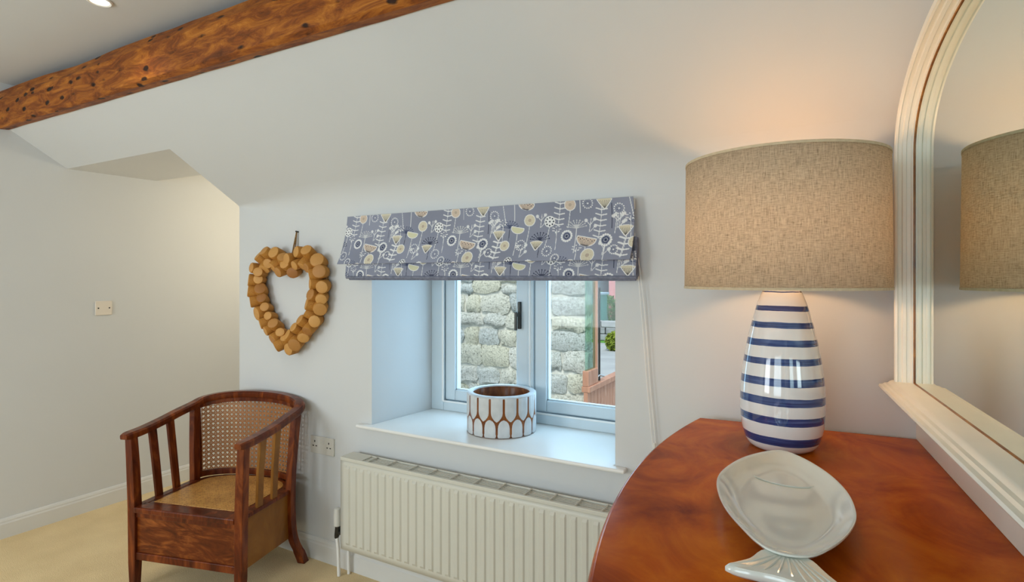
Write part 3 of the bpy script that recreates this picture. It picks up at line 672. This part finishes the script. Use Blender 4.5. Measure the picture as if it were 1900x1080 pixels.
b = MB(); b.box(BW - .006, BW + .014, -.052, -.018, 1.50 - zb_, 1.655 - zb_); b.build('folded_side', M['lining'], blind, 0.006)
for dx in (0.0, 0.012):
    b = MB(); b.tube(catmull([(BW - .004 + dx * .3, -.03, 1.67 - zb_), (BW + .022 + dx, -.026, 1.4 - zb_), (BW + .045 + dx, -.024, 1.1 - zb_), (BW + .068 + dx, -.024, .86 - zb_)], 5), .0018, 6); b.build('pull_cord', M['gloss_white'], blind)
b = MB(); b.lathe([(.003, .845 - zb_), (.007, .848 - zb_), (.006, .875 - zb_), (.003, .88 - zb_)], 10, BW + .074, -.024); b.build('cord_weight', M['plastic_white'], blind, 0, True)

# ------------------------------------------------------------------ heart wreath of log pieces
hc = Vector((-2.545, 0, 1.375))
heart = thing('log_heart_wreath', 'heart-shaped wreath of cut log pieces hanging on the window wall', 'wreath', (hc.x, 0, hc.z))
ctrl = [(0.012, .165), (.075, .222), (.150, .232), (.222, .185), (.248, .095), (.235, 0.0), (.195, -.085), (.130, -.150), (.060, -.205), (.0, -.240),
        (-.060, -.195), (-.135, -.125), (-.200, -.045), (-.243, .045), (-.252, .125), (-.210, .200), (-.135, .232), (-.062, .215)]
path = catmull([(x, z, 0) for x, z in ctrl], 12, True)
b = MB()
rings = []
for i, p in enumerate(path):
    q = path[(i + 1) % len(path)] - path[i - 1]; nrm = Vector((q.y, -q.x)).normalized()
    rings.append([(p.x + nrm.x * w, -d, p.y + nrm.y * w) for w, d in ((-.022, .004), (.022, .004), (.022, .022), (-.022, .022))])
b.loft(rings + rings[:1], cap=False); b.build('backing_ring', M['twine'], heart)
lg = MB(); R_ = 12
prof = [(.0001, -.5), (.90, -.5), (1.0, -.42), (1.03, 0), (1.0, .40), (.93, .47)]
lg.lathe(prof, R_, cap=False); lg.cur = 1; lg.lathe([(.93, .47), (.82, .50), (.30, .49), (.001, .50)], R_, cap=False)
logme = lg.mesh('log_piece', [M['bark'], M['log_end']]); logme.polygons.foreach_set('use_smooth', [True] * len(logme.polygons))
try: logme.set_sharp_from_angle(angle=math.radians(50))
except Exception: pass
rl = random.Random(11)
acc = [0]
for i in range(len(path)): acc.append(acc[-1] + (path[(i + 1) % len(path)] - path[i]).length)
def at_len(s):
    s %= acc[-1]
    for i in range(len(path)):
        if acc[i + 1] >= s:
            f_ = (s - acc[i]) / (acc[i + 1] - acc[i]); p = path[i].lerp(path[(i + 1) % len(path)], f_); t_ = (path[(i + 1) % len(path)] - path[i]).normalized(); return p, Vector((t_.y, -t_.x, 0))
def add_log(p, out, row, n):
    # row +1: outer row leaning outwards, -1: inner row leaning inwards
    r = rl.uniform(.030, .039); ln = rl.uniform(.055, .072)
    if row < 0: r *= .9
    nrm = Vector((out.x, 0, out.y)) * (-1 if INV else 1)
    ax = (nrm * row * rl.uniform(.25, .8) + Vector((0, -1, 0)) * rl.uniform(.6, 1.1) + Vector((rl.uniform(-.25, .25), 0, rl.uniform(-.25, .25)))).normalized()
    c = Vector((p.x, 0, p.y)) + nrm * row * .027 + Vector((0, -.042 - rl.uniform(0, .012), 0))
    o = bpy.data.objects.new('log_piece', logme); col.objects.link(o); o.parent = heart
    o.matrix_local = Matrix.Translation(c) @ ax.to_track_quat('Z', 'Y').to_matrix().to_4x4() @ Matrix.Diagonal((r, r * rl.uniform(.88, 1.05), ln, 1))
# orientation check: does the normal point outwards?
p_, n_ = at_len(acc[-1] * .25); INV = (p_ + n_ * .01).length < p_.length
nlog = 27
for k in range(nlog): p_, n_ = at_len(acc[-1] * (k + rl.uniform(-.15, .15)) / nlog); add_log(p_, n_, 1, k)
for k in range(25): p_, n_ = at_len(acc[-1] * (k + .5 + rl.uniform(-.15, .15)) / 25); add_log(p_, n_, -1, k)
b = MB(); b.tube([(.0, -.03, .185), (.022, -.022, .30), (.030, -.010, .375)], .0045, 6); b.tube([(.012, -.03, .185), (.030, -.018, .30), (.031, -.010, .375)], .003, 6); b.build('twine_loop', M['twine'], heart, 0, True)
b = MB(); b.tube([(.031, -.0, .375), (.031, -.018, .377)], .004, 8); b.build('nail', M['dark_metal'], heart)

# ------------------------------------------------------------------ sockets
so = thing('double_socket', 'white double electrical socket on the window wall beside the chair', 'socket', (-2.323, 0, 0.608))
b = MB(); b.box(-.086, .086, -.010, 0, -.046, .046); b.build('face_plate', M['plastic_white'], so, 0.003)
for sx in (-1, 1):
    b = MB(); b.box(sx * .012 - .006, sx * .012 + .006, -.0125, -.009, .012, .030); b.build('rocker_switch', M['plastic_white'], so, 0.001)
    for hx, hz, w, h_ in ((0, .018, .003, .005), (-.011, -.006, .005, .0025), (.011, -.006, .005, .0025)):
        b = MB(); b.box(sx * .052 + hx - w, sx * .052 + hx + w, -.0108, -.009, hz - h_, hz + h_); b.build('pin_hole', M['dark'], so)
bp_ = thing('blanking_plate', 'square cream blanking plate with two screws on the gable wall', 'wall plate', (XL, -0.203, 1.30))
b = MB(); b.box(0, .009, -.049, .049, -.046, .046); b.build('face_plate', M['plastic_cream'], bp_, 0.003)
for sy in (-1, 1):
    b = MB(); b.tube([(.008, sy * .032, 0), (.0105, sy * .032, 0)], .0045, 10); b.build('screw', M['dark_metal'], bp_, 0, True)

# ------------------------------------------------------------------ radiator
RX0, RX1, RZ0, RZ1, RYF, RYB = -2.068, -0.560, 0.170, 0.622, -0.122, -0.035
rad = thing('radiator', 'cream enamelled panel radiator with ribbed front below the window sill', 'radiator', ((RX0 + RX1) / 2, 0, RZ0))
hx = (RX1 - RX0) / 2; hz = RZ1 - RZ0
pitch = 0.0455; nr = int((2 * hx - .05) / pitch)
def panel(yf, sgn, name):
    xs_ = []; x = -hx
    pr_ = [(0.0, 0), (.18, 0), (.30, 1), (.70, 1), (.82, 0)]
    xs_ = [(-hx, 0)]; x0 = -nr * pitch / 2
    for k in range(nr):
        for f_, hh in pr_: xs_.append((x0 + (k + f_) * pitch, hh))
    xs_.append((hx, 0))
    zs_ = [(0, 0), (.028, 0), (.040, 1), (hz - .052, 1), (hz - .040, 0), (hz - .012, 0)]
    vs = [(x, yf - sgn * .007 * h1 * h2, z) for z, h2 in zs_ for x, h1 in xs_]; n = len(xs_)
    fs = [(j * n + i, j * n + i + 1, (j + 1) * n + i + 1, (j + 1) * n + i) for j in range(len(zs_) - 1) for i in range(n - 1)]
    q = MB(); q.add(vs, fs); o = q.build(name, M['cream_metal'], rad, 0, 30); m = o.modifiers.new('thick', 'SOLIDIFY'); m.thickness = 0.012; m.offset = -1 if True else 1
    return o
panel(RYF, 1, 'front_panel'); 
q = MB(); q.box(-hx + .01, hx - .01, RYB - .01, RYB, 0.01, hz - .02); q.build('back_panel', M['cream_metal'], rad, 0.003)
for sx in (-1, 1):
    q = MB(); q.box(sx * hx - .004, sx * hx + .004, RYB, RYF + .0, .0, hz); q.build('side_cover', M['cream_metal'], rad, 0.003)
q = MB(); q.box(-hx, hx, RYF - .004, RYF + .008, hz - .016, hz); q.box(-hx, hx, RYB - .008, RYB, hz - .012, hz); q.box(-hx, -hx + .13, RYB - .008, RYF + .008, hz - .006, hz - .001); q.box(hx - .05, hx, RYB - .008, RYF + .008, hz - .006, hz - .001)
q.build('top_rim', M['cream_metal'], rad, 0.002)
gx = [-1.901, -1.784, -1.656, -1.544, -1.423, -1.304, -1.182, -1.059, -0.944, -0.836, -0.727, -0.615]
for x in gx:
    xl = x - (RX0 + RX1) / 2
    q = MB(); q.tube([(xl, RYB - .008, hz - .002), (xl + .004, (RYB + RYF) / 2, hz + .001), (xl, RYF + .008, hz - .002)], .0035, 6); q.build('grille_bar', M['cream_metal'], rad, 0, True)
for k in range(4):
    yy = RYB - .020 - k * .0145
    q = MB(); q.box(-hx + .13, hx - .05, yy - .0045, yy + .0045, hz - .010, hz - .006); q.build('grille_slat', M['cream_metal'], rad)
q = MB()
for k in range(70):
    x = -hx + .03 + k * (2 * hx - .06) / 69; q.box(x - .0008, x + .0008, RYB - .012, RYF + .016, .03, hz - .11)
o = q.build('convector_fins', M['cream_metal'], rad); o['kind'] = 'stuff'
vv = MB(); vx = -hx - .074; vy = -.08
vv.tube([(vx, vy, .02), (vx + .004, vy, .035), (vx + .01, vy, .06), (vx + .01, vy, .08)], [.010, .013, .015, .013], 12); vv.tube([(vx + .008, vy, .05), (vx + .074, vy, .05)], .010, 10)
vo_ = vv.build('valve_body', M['dark_metal'], rad, 0, True); tag(vo_, 'dark metal valve body')
vv = MB(); vv.lathe([(.013, .08), (.019, .085), (.020, .13), (.017, .155), (.016, .168), (.010, .172)], 16, vx + .008, vy); vv.build('valve_cap', M['plastic_white'], rad, 0, True)
vv = MB(); vv.tube([(vx + .002, vy, .03), (vx + .012, vy, -.03), (vx + .018, vy, -RZ0 + .002)], .0085, 10); vv.build('supply_pipe', M['gloss_white'], rad, 0, True)
vv = MB(); vv.tube([(vx + .045, -.045, .03), (vx + .045, -.04, -RZ0 + .002)], .0075, 10); vv.build('return_pipe', M['gloss_white'], rad, 0, True)

# ------------------------------------------------------------------ carved pot on the sill
pot = thing('carved_wooden_pot', 'round carved wooden pot with whitewashed facets on the window sill', 'pot', (-1.362, 0.232, SILL))
PR, PH = 0.166, 0.190
b = MB(); b.lathe([(.0005, 0.0), (PR - .012, 0), (PR - .004, .006), (PR, .02), (PR, PH - .012), (PR - .002, PH - .004), (PR - .026, PH - .004), (PR - .030, PH - .012), (PR - .033, .02), (.0005, .018)], 64, cap=False); b.build('body', M['pot_wood'], pot, 0, True)
b = MB(); b.lathe([(PR - .029, PH - .006), (PR - .026, PH), (PR - .004, PH), (PR + .001, PH - .004), (PR + .001, PH - .008)], 64, cap=False); b.build('rim', M['whitewash'], pot, 0, True)
NF = 16; st = 2 * PI / NF
def facet_mesh(rows):
    vs, fs = [], []; nc = 6
    for z, w in rows:
        for i in range(nc + 1):
            f_ = -1 + 2 * i / nc; th = f_ * w; r = PR + 0.0035 - 0.0045 * (1 - f_ * f_) * .6 - .004 * (abs(f_) == 1); vs.append((r * math.cos(th), r * math.sin(th), z))
    for j in range(len(rows) - 1):
        for i in range(nc): a = j * (nc + 1) + i; fs.append((a, a + 1, a + nc + 2, a + nc + 1))
    q = MB(); q.add(vs, fs); me = q.mesh('carved_facet', M['whitewash']); me.polygons.foreach_set('use_smooth', [True] * len(me.polygons)); return me
hw = st * .44
up_rows = [(PH - .008, hw * .95), (PH - .012, hw), (.118, hw), (.106, hw * .93), (.095, hw * .74), (.085, hw * .46), (.077, hw * .08)]
lo_rows = [(.004, hw * .85), (.009, hw), (.046, hw), (.060, hw * .93), (.072, hw * .76), (.080, hw * .52), (.086, hw * .1)]
mu, ml = facet_mesh(up_rows), facet_mesh(lo_rows)
for k in range(NF):
    for me, off_ in ((mu, 0), (ml, .5)):
        o = bpy.data.objects.new('carved_facet', me); col.objects.link(o); o.parent = pot; o.rotation_euler = (0, 0, (k + off_) * st)

# ------------------------------------------------------------------ commode tub chair with cane back
CH = thing('tub_armchair', 'mahogany horseshoe-backed armchair with cane back and boxed-in seat', 'chair', (-2.606, -0.563, 0), math.radians(15))
SZ = 0.400
def plan(u):
    """horseshoe in plan, u in -1..1 across the back only: returns (a, d)"""
    th = u * PI / 2; return 0.298 * math.sin(th) , 0.365 + 0.145 * max(0.0, math.cos(th)) ** 0.85
def rail_pts():
    left = [(-.318, -.045, .742), (-.322, .06, .748), (-.326, .18, .765), (-.325, .28, .785)]
    back = []
    for i in range(0, 13):
        u = -1 + i / 6; a, d = plan(u); back.append((a * 1.075, d + .012, .803 + .047 * math.cos(u * PI / 2) ** .8 if abs(u) < 1 else .803))
    return left + back + [(-x, y, z) for x, y, z in reversed(left)]
rp = catmull(rail_pts(), 5)
b = MB(); rings = []
for i, p in enumerate(rp):
    t_ = (rp[min(i + 1, len(rp) - 1)] - rp[max(i - 1, 0)]).normalized(); a_ = t_.cross(Vector((0, 0, 1))).normalized(); c_ = a_.cross(t_).normalized()
    e = min(i, len(rp) - 1 - i); k = (.70, .90, 1.0)[min(e, 2)]
    rings.append([tuple(p + a_ * x * k + c_ * z * k) for x, z in ((-.027, -.010), (-.023, -.017), (.023, -.017), (.027, -.010), (.027, .009), (.019, .017), (-.019, .017), (-.027, .009))])
b.loft(rings); b.build('arm_rail', M['mahogany'], CH, 0, 30)
def rail_z(d): # underside of the rail above depth d on the arms
    pts = [(-.045, .742), (.06, .748), (.18, .765), (.28, .785), (.37, .803)]
    for (a, z0), (c, z1) in zip(pts, pts[1:]):
        if d <= c: return z0 + (z1 - z0) * (d - a) / (c - a) - .012
    return .79
for s in (-1, 1):
    b = MB(); b.bars([(s * .296, -.002, 0), (s * .298, 0, .13), (s * .300, 0, SZ), (s * .308, -.002, .60), (s * .316, -.004, .735)], lambda i: ((.0165, .0205, .0215, .0205, .019)[i], (.0165, .0205, .0215, .021, .019)[i])); b.build('leg', M['mahogany'], CH, 0.003)
    pts = catmull([(s * .330, .425, 0), (s * .318, .408, .06), (s * .304, .378, .14), (s * .298, .366, .24), (s * .298, .364, .42), (s * .306, .370, .60), (s * .318, .385, .80)], 4)
    b = MB(); b.bars(pts, lambda i: (.017 + (.004 if i < 5 else 0), .021)); b.build('leg', M['mahogany'], CH, 0.003)
    for d in (.118, .225):
        b = MB(); b.bars([(s * .292, d + .012, SZ + .004), (s * .305, d + .004, .58), (s * .324, d, rail_z(d) + .006)], lambda i: (.0075, (.019, .020, .021)[i])); b.build('slat', M['mahogany'] if s < 0 else M['oak_side'], CH, 0.002)
    b = MB(); b.box(s * .280, s * .294, .018, .352, .150, SZ - .012); b.build('side_panel', M['oak_side'], CH, 0.002)
    b = MB(); b.box(s * .262, s * .304, .018, .352, SZ - .014, SZ + .006); b.build('side_rail', M['mahogany'], CH, 0.003)
b = MB(); b.box(-.282, .282, -.006, .008, .165, SZ - .02); b.build('front_panel', M['mahogany_panel'], CH, 0.002)
b = MB(); b.box(-.282, .282, -.014, .012, .150, .186); b.build('front_bottom_rail', M['mahogany'], CH, 0.004)
b = MB(); b.box(-.282, .282, -.012, .012, SZ - .048, SZ - .022); b.build('front_top_rail', M['mahogany'], CH, 0.004)
b = MB(); b.box(-.280, .280, -.026, .040, SZ - .022, SZ + .006); b.build('seat_front_edge', M['mahogany'], CH, 0.006)
# seat: frame following the plan, cane centre
seat = [(-.262, .04), (.262, .04), (.262, .355)] + [(plan(u)[0] * .88, plan(u)[1] - .012) for u in (0.95, .8, .6, .4, .2, 0, -.2, -.4, -.6, -.8, -.95)] + [(-.262, .355)]
b = MB(); b.prism(seat, SZ - .014, SZ + .004); se = b.build('seat', M['mahogany'], CH, 0.002)
cen = Vector((0, .24)); sc_ = [(x * .93, .24 + (y - .24) * .93) for x, y in seat]
b = MB(); b.prism(sc_, SZ + .003, SZ + .0065); b.build('seat_cane', M['seat_cane'], se, 0.002)
# back lower rail and box back
rngs = []
for i in range(25):
    a, d = plan(-1 + i / 12); rngs.append([(a * .985, d - .012, SZ + .004), (a * 1.0, d + .012, SZ + .004), (a * 1.0, d + .012, SZ + .035), (a * .985, d - .012, SZ + .035)])
b = MB(); b.loft(rngs); b.build('back_bottom_rail', M['mahogany'], CH, 0.003)
b = MB(); b.loft([[(r_[0][0] * .97, r_[0][1] - .002, .15), (r_[0][0] * .99, r_[0][1] + .01, .15), (r_[0][0] * .99, r_[0][1] + .01, SZ), (r_[0][0] * .97, r_[0][1] - .002, SZ)] for r_ in rngs]); b.build('back_panel', M['mahogany'], CH)
# cane back frame uprights next to the posts
for s in (-1, 1):
    rr = []
    for z in (SZ + .03, .60, .80):
        a0, d0_ = plan(s * .99); a1, d1_ = plan(s * .86); k = 1 + .06 * (z - SZ) / .4
        rr.append([(a0 * k, d0_ - .006, z), (a1 * k, d1_ - .006, z), (a1 * k, d1_ + .010, z), (a0 * k, d0_ + .010, z)])
    b = MB(); b.loft(rr); b.build('cane_frame_stile', M['mahogany'], CH, 0.002)
rngs = []
for i in range(25):
    u = (-1 + i / 12) * .98; a, d = plan(u); zt_ = .803 + .047 * max(0, math.cos(u * PI / 2)) ** .8
    rngs.append([(a * 1.055, d - .002, zt_ - .040), (a * 1.075, d + .018, zt_ - .040), (a * 1.075, d + .018, zt_ - .010), (a * 1.055, d - .002, zt_ - .010)])
b = MB(); b.loft(rngs); b.build('back_top_rail', M['mahogany'], CH, 0.003)
# open cane: six-way weave on the curved back
arc = [0]; NU = 200; us = [-.87 + 1.74 * i / NU for i in range(NU + 1)]
for i in range(NU):
    a0, d0_ = plan(us[i]); a1, d1_ = plan(us[i + 1]); arc.append(arc[-1] + math.hypot(a1 - a0, d1_ - d0_))
LEN = arc[-1]
def cane_pt(s, z, off_):
    s = max(0, min(LEN, s)); i = min(NU - 1, int(np.searchsorted(arc, s)) - 1 if s > 0 else 0); f_ = (s - arc[i]) / (arc[i + 1] - arc[i]); u = us[i] + (us[i + 1] - us[i]) * f_
    a, d = plan(u); k = 1 + .06 * (z - SZ) / .4; return (a * k, d + .004 + off_ + .012 * (z - SZ) / .4, z)
Z0, Z1 = SZ + .03, None
def ztop(s): u = -.87 + 1.74 * s / LEN; return .803 + .047 * math.cos(u * PI / 2) ** .8 - .034
cn = MB(); PT = 0.0235; w_ = 0.0019
def ribbon(pts, off_, horiz):
    vs = []
    for s, z in pts:
        if horiz == 'h': e = (0, w_)
        elif horiz == 'v': e = (w_, 0)
        else: e = (w_ * .8, horiz * w_ * .8)
        vs.append(cane_pt(s - e[0], z - e[1], off_)); vs.append(cane_pt(s + e[0], z + e[1], off_))
    cn.add(vs, [(2 * i, 2 * i + 1, 2 * i + 3, 2 * i + 2) for i in range(len(pts) - 1)])
k = 0
while k * PT < LEN:
    for dv in (-.0036, .0036):
        s = k * PT + dv
        if 0 < s < LEN: zt_ = ztop(s); ribbon([(s, Z0 + (zt_ - Z0) * i / 4) for i in range(5)], 0, 'v')
    k += 1
z = Z0 + .006
while z < .83:
    for dv in (-.0036, .0036):
        pts = [(LEN * i / 40, z + dv) for i in range(41) if ztop(LEN * i / 40) > z + dv]
        if len(pts) > 1: ribbon(pts, -.0012, 'h')
    z += PT
for sg in (1, -1):
    c0 = PT * (round(-.5 / PT) + .5) - sg * .006
    while c0 < LEN + .5:
        pts = []
        for i in range(41):
            zz = Z0 + .43 * i / 40; s = c0 + sg * (zz - Z0)
            if 0 < s < LEN and zz < ztop(s): pts.append((s, zz))
        if len(pts) > 1: ribbon(pts, -.0022 if sg > 0 else .0012, -sg)
        c0 += PT
o = cn.build('cane_back', M['cane'], CH); o['kind'] = 'stuff'; m_ = o.modifiers.new('thick', 'SOLIDIFY'); m_.thickness = .0012

# ------------------------------------------------------------------ bow-front chest of drawers
CT = 1.006; SE = 1.40; S0 = 0.014
chest = thing('bow_front_chest', 'polished reddish mahogany bow-front chest of drawers against the right wall', 'chest', (RC.x, RC.y, 0), math.radians(4.4))
# chest local frame: -y runs along the right wall towards the room, -x out from the wall
def bow(s, ins=0.0): return .750 - .095 * ((s - .707) / .693) ** 2 - ins
def chest_poly(i0, ins, nb=.006):
    pts = [(-nb, -(S0 + i0)), (-nb, -(SE - i0))]
    for k in range(33):
        s = SE - i0 - (SE - S0 - 2 * i0) * k / 32; pts.append((-bow(s, ins), -s))
    return pts
b = MB(); layers = [(0.012, 0.012, -.034), (.004, .004, -.030), (0, 0, -.022), (0, 0, -.010), (.004, .004, -.003), (.009, .009, 0)]
b.loft([[(x, y, CT + dz) for x, y in chest_poly(i0, ins)] for i0, ins, dz in layers]); b.build('chest_top', M['chest_top'], chest, 0, 30)
b = MB(); b.prism(chest_poly(.030, .050, .012), .11, CT - .034); b.build('carcass', M['chest_side'], chest, 0.002)
b = MB(); b.prism(chest_poly(.022, .026, .012), .06, .11); b.build('plinth', M['chest_side'], chest, 0.004)
for (x, s) in ((-.05, .06), (-.05, SE - .06), (-.60, .06), (-.60, SE - .06)):
    b = MB(); b.lathe([(.022, 0), (.034, .012), (.036, .03), (.026, .045), (.034, .062)], 16, x, -s); b.build('foot', M['chest_side'], chest, 0, True)
def drawer(s0, s1, z0, z1, knobs):
    rings = []
    for k in range(17):
        s = s0 + (s1 - s0) * k / 16; n1 = bow(s, .046); rings.append([(-n1 + .02, -s, z0), (-n1 - .012, -s, z0), (-n1 - .012, -s, z1), (-n1 + .02, -s, z1)])
    q = MB(); q.loft(rings); d = q.build('drawer', M['chest_side'], chest, 0.003)
    for s in knobs:
        n1 = bow(s, .046) + .012; zc = (z0 + z1) / 2; q = MB()
        q.tube([(-n1 + .002, -s, zc), (-n1 - .012, -s, zc), (-n1 - .018, -s, zc), (-n1 - .030, -s, zc), (-n1 - .036, -s, zc)], [.010, .010, .020, .020, .012], 14); q.build('knob', M['brass'], d, 0, True)
drawer(.06, .70, .80, .955, (.38,)); drawer(.715, 1.355, .80, .955, (1.03,))
drawer(.06, 1.355, .585, .785, (.35, 1.06)); drawer(.06, 1.355, .355, .570, (.35, 1.06)); drawer(.06, 1.355, .125, .340, (.35, 1.06))

# ------------------------------------------------------------------ arched overmantel mirror
mir = thing('arched_mirror', 'large arched cream-painted overmantel mirror with moulded base ledge', 'mirror', (RC.x, RC.y, CT), math.radians(4.4))
MC, MA, MZ0, MZS, MBz, MN = .735, .605, 1.192, 1.86, .25, .045
def mloc(s, n, z): return (-n, -s, z - CT)
def arch(off_):
    """outline of the opening offset outwards by off_: list of (s, z) from far foot over the arch to near foot"""
    pts = [(MC - MA - off_, MZ0), (MC - MA - off_, (MZ0 + MZS) / 2)]
    for k in range(41):
        th = PI - PI * k / 40; ex = 0.92
        c_, s_ = math.cos(th), math.sin(th)
        pts.append((MC + math.copysign(abs(c_) ** ex, c_) * (MA + off_), MZS + abs(s_) ** ex * (MBz + off_)))
    return pts + [(MC + MA + off_, (MZ0 + MZS) / 2), (MC + MA + off_, MZ0)]
FP = [(0.0, MN - .004), (.0, MN + .007), (.004, MN + .009), (.005, MN + .018), (.002, MN + .020), (.003, MN + .028), (.008, MN + .030), (.008, MN + .038), (.005, MN + .041), (.007, MN + .046), (.014, MN + .048), (.020, MN + .042), (.028, MN + .044), (.036, MN + .036), (.044, MN + .034), (.046, MN + .026), (.048, MN + .024), (.050, MN + .012), (.050, .004), (.01, .004)]
rows = [[mloc(s, n, z) for s, z in arch(w)] for w, n in FP]
b = MB(); b.loft([[rows[j][i] for j in range(len(rows))] for i in range(len(rows[0]))]); b.build('arched_frame', M['frame_cream'], mir, 0, 30)
SP = [(-.002, MN + .0005), (-.002, MN + .002), (.001, MN + .0035), (.001, MN + .0005)]
rows = [[mloc(s, n, z) for s, z in arch(w)] for w, n in SP]
b = MB(); b.loft([[rows[j][i] for j in range(len(rows))] for i in range(len(rows[0]))]); tag(b.build('worn_glow_slip', M['slip'], mir), 'worn inner edge with orange lamp glow in its colour')
ar = arch(.004)
b = MB(); b.loft([[mloc(s, MN - .006, z) for s, z in ar], [mloc(s, MN, z) for s, z in ar]]); b.build('mirror_glass', M['mirror'], mir)
LPf = [(.004, 1.150), (.070, 1.150), (.084, 1.152), (.098, 1.158), (.108, 1.161), (.124, 1.167), (.128, 1.173), (.126, 1.179), (.117, 1.180), (.112, 1.184), (.104, 1.185), (.099, 1.190), (.092, 1.193), (.004, 1.192)]
b = MB(); b.loft([[mloc(s, n, z) for n, z in LPf] for s in (.090, 1.395)]); b.build('base_ledge', M['frame_cream'], mir, 0, 30)
b = MB(); b.loft([[mloc(s, n, z) for n, z in ((.002, CT + .001), (.020, CT + .001), (.020, 1.09), (.025, 1.12), (.056, 1.150), (.002, 1.150))] for s in (.022, 1.385)]); b.build('apron', M['frame_cream'], mir, 0, 30)
b = MB(); b.loft([[mloc(s, n, z) for n, z in ((MN - .002, 1.191), (MN + .003, 1.191), (MN + .003, 1.1935), (MN - .002, 1.195))] for s in (.13, 1.34)]); b.build('worn_glow_slip', M['slip'], mir)

# ------------------------------------------------------------------ table lamp
LX, LY = -0.105, -0.302
tl = thing('table_lamp', 'blue and white striped ceramic table lamp with large drum shade', 'lamp', (LX, LY, CT))
prof = [(.0005, .004), (.070, .004), (.074, 0.0), (.082, .003), (.092, .012), (.101, .030), (.1085, .060), (.1125, .100), (.1135, .140), (.1120, .180), (.1075, .225), (.101, .270), (.0925, .315), (.082, .360), (.070, .405), (.058, .440), (.051, .455), (.046, .461), (.036, .464), (.0005, .464)]
pp = catmull([(r, z, 0) for r, z in prof[2:-2]], 3)
b = MB(); b.lathe([prof[0], prof[1]] + [(p.x, p.y) for p in pp] + prof[-2:], 64, cap=False); b.build('ceramic_base', M['stripes'], tl, 0, True)
b = MB(); b.lathe([(.030, .463), (.034, .466), (.034, .474), (.020, .478), (.017, .50), (.021, .505), (.021, .54), (.018, .545), (.0005, .545)], 24); b.build('brass_fitting', M['brass'], tl, 0, True)
b = MB(); b.lathe([(.010, .54), (.014, .555), (.026, .585), (.030, .610), (.026, .635), (.014, .652), (.0005, .656)], 20); b.build('bulb', M['bulb'], tl, 0, True)
SR0, SR1, SH0, SH1 = .272, .268, .462, .828
seg_ = 96; me_v, me_f = [], []
shd = MB(); shd.loft([[(r * math.cos(2 * PI * j / seg_), r * math.sin(2 * PI * j / seg_), z) for j in range(seg_)] for r, z in ((SR0, SH0), ((SR0 + SR1) / 2, (SH0 + SH1) / 2), (SR1, SH1))], cap=False)
sm = shd.mesh('shade', M['shade']); uvl = sm.uv_layers.new(name='UVMap')
for p in sm.polygons:
    for li in p.loop_indices:
        co = sm.vertices[sm.loops[li].vertex_index].co; th = math.atan2(co.y, co.x)
        if abs(p.center.y) < .06 and p.center.x < 0 and th < 0 and p.center.y > 0: th += 2 * PI
        if abs(p.center.y) < .06 and p.center.x < 0 and th > 0 and p.center.y < 0: th -= 2 * PI
        uvl.data[li].uv = (th * SR0, co.z)
shade = place('shade', sm, tl, 0, True); m_ = shade.modifiers.new('thick', 'SOLIDIFY'); m_.thickness = .0015; m_.offset = -1
for z, r in ((SH0, SR0), (SH1, SR1)):
    b = MB(); b.lathe([(r - .0025, z - .001), (r + .0012, z - .001), (r + .0012, z + .006), (r - .0025, z + .006), (r - .0025, z - .001)], 96, cap=False); b.build('shade_rim', M['shade_tape'], shade, 0, True)
b = MB()
for k in range(3):
    th = k * 2 * PI / 3 + .3; b.tube([(.02 * math.cos(th), .02 * math.sin(th), .535), (.15 * math.cos(th), .15 * math.sin(th), .50), (.268 * math.cos(th), .268 * math.sin(th), .468)], .002, 6)
b.build('shade_carrier', M['chrome'], shade)
lamp('lamp_bulb_light', 'POINT', (0, 0, .61), 6.8, (1.0, 0.55, 0.24), shadow_soft_size=0.05).parent = tl

# ------------------------------------------------------------------ fish dish
fd = thing('fish_dish', 'pale grey-green ceramic fish-shaped dish on the chest', 'dish', (-0.072, -0.80, CT))
ctrl = [(-0.104, -0.503), (-0.168, -0.595), (-0.202, -0.715), (-0.205, -0.817), (-0.177, -0.93), (-0.135, -1.019), (-0.080, -1.098), (-0.022, -1.095), (0.018, -1.03), (0.046, -0.944), (0.056, -0.86), (0.044, -0.743), (0.006, -0.627), (-0.053, -0.530)]
ol = catmull([(x + .072, y + .80, 0) for x, y in ctrl], 6, True)
b = MB(); rings = []
for k, z in ((.02, .014), (.40, .0135), (.66, .014), (.74, .017), (.86, .028), (.955, .040), (.985, .0435), (1.0, .0435), (1.004, .041), (.985, .036), (.88, .022), (.74, .006), (.68, 0.0), (.62, 0.0), (.58, .004), (.02, .004)):
    rings.append([(p.x * k, p.y * k, z) for p in ol])
b.loft(rings); b.build('bowl', M['celadon'], fd, 0, 50)
b = MB(); tp = [(-.012, -.285), (.050, -.285), (.085, -.335), (.150, -.435), (.085, -.402), (.020, -.378), (-.040, -.380), (-.064, -.374), (-.056, -.362), (-.035, -.335)]
tp = [(p.x, p.y) for p in catmull([(x, y, 0) for x, y in tp], 4, True)]
cx_, cy_ = .02, -.335
b.loft([[(cx_ + (x - cx_) * k, cy_ + (y - cy_) * k, z) for x, y in tp] for k, z in ((.9, .022), (1.0, .027), (1.0, .033), (.93, .038), (.6, .037), (.05, .036))]); b.build('tail', M['celadon'], fd, 0, 50)
for k in range(9):
    f_ = k / 8; x0 = .0 + .045 * f_; x1 = -.05 + .165 * f_; y1 = -.374 - .045 * max(0, f_ - .45)
    b = MB(); b.tube([(x0, -.305, .0365), ((x0 + x1) / 2, (-.305 + y1) / 2, .0375), (x1 * .97, y1 + .012, .036)], .0022, 6); b.build('tail_rib', M['celadon'], fd, 0, True)
b = MB(); b.tube(catmull([(-.085, .150, .0165), (-.03, .118, .0150), (.03, .118, .0150), (.075, .155, .0165)], 5), .002, 6); b.build('gill_line', M['celadon'], fd, 0, True)
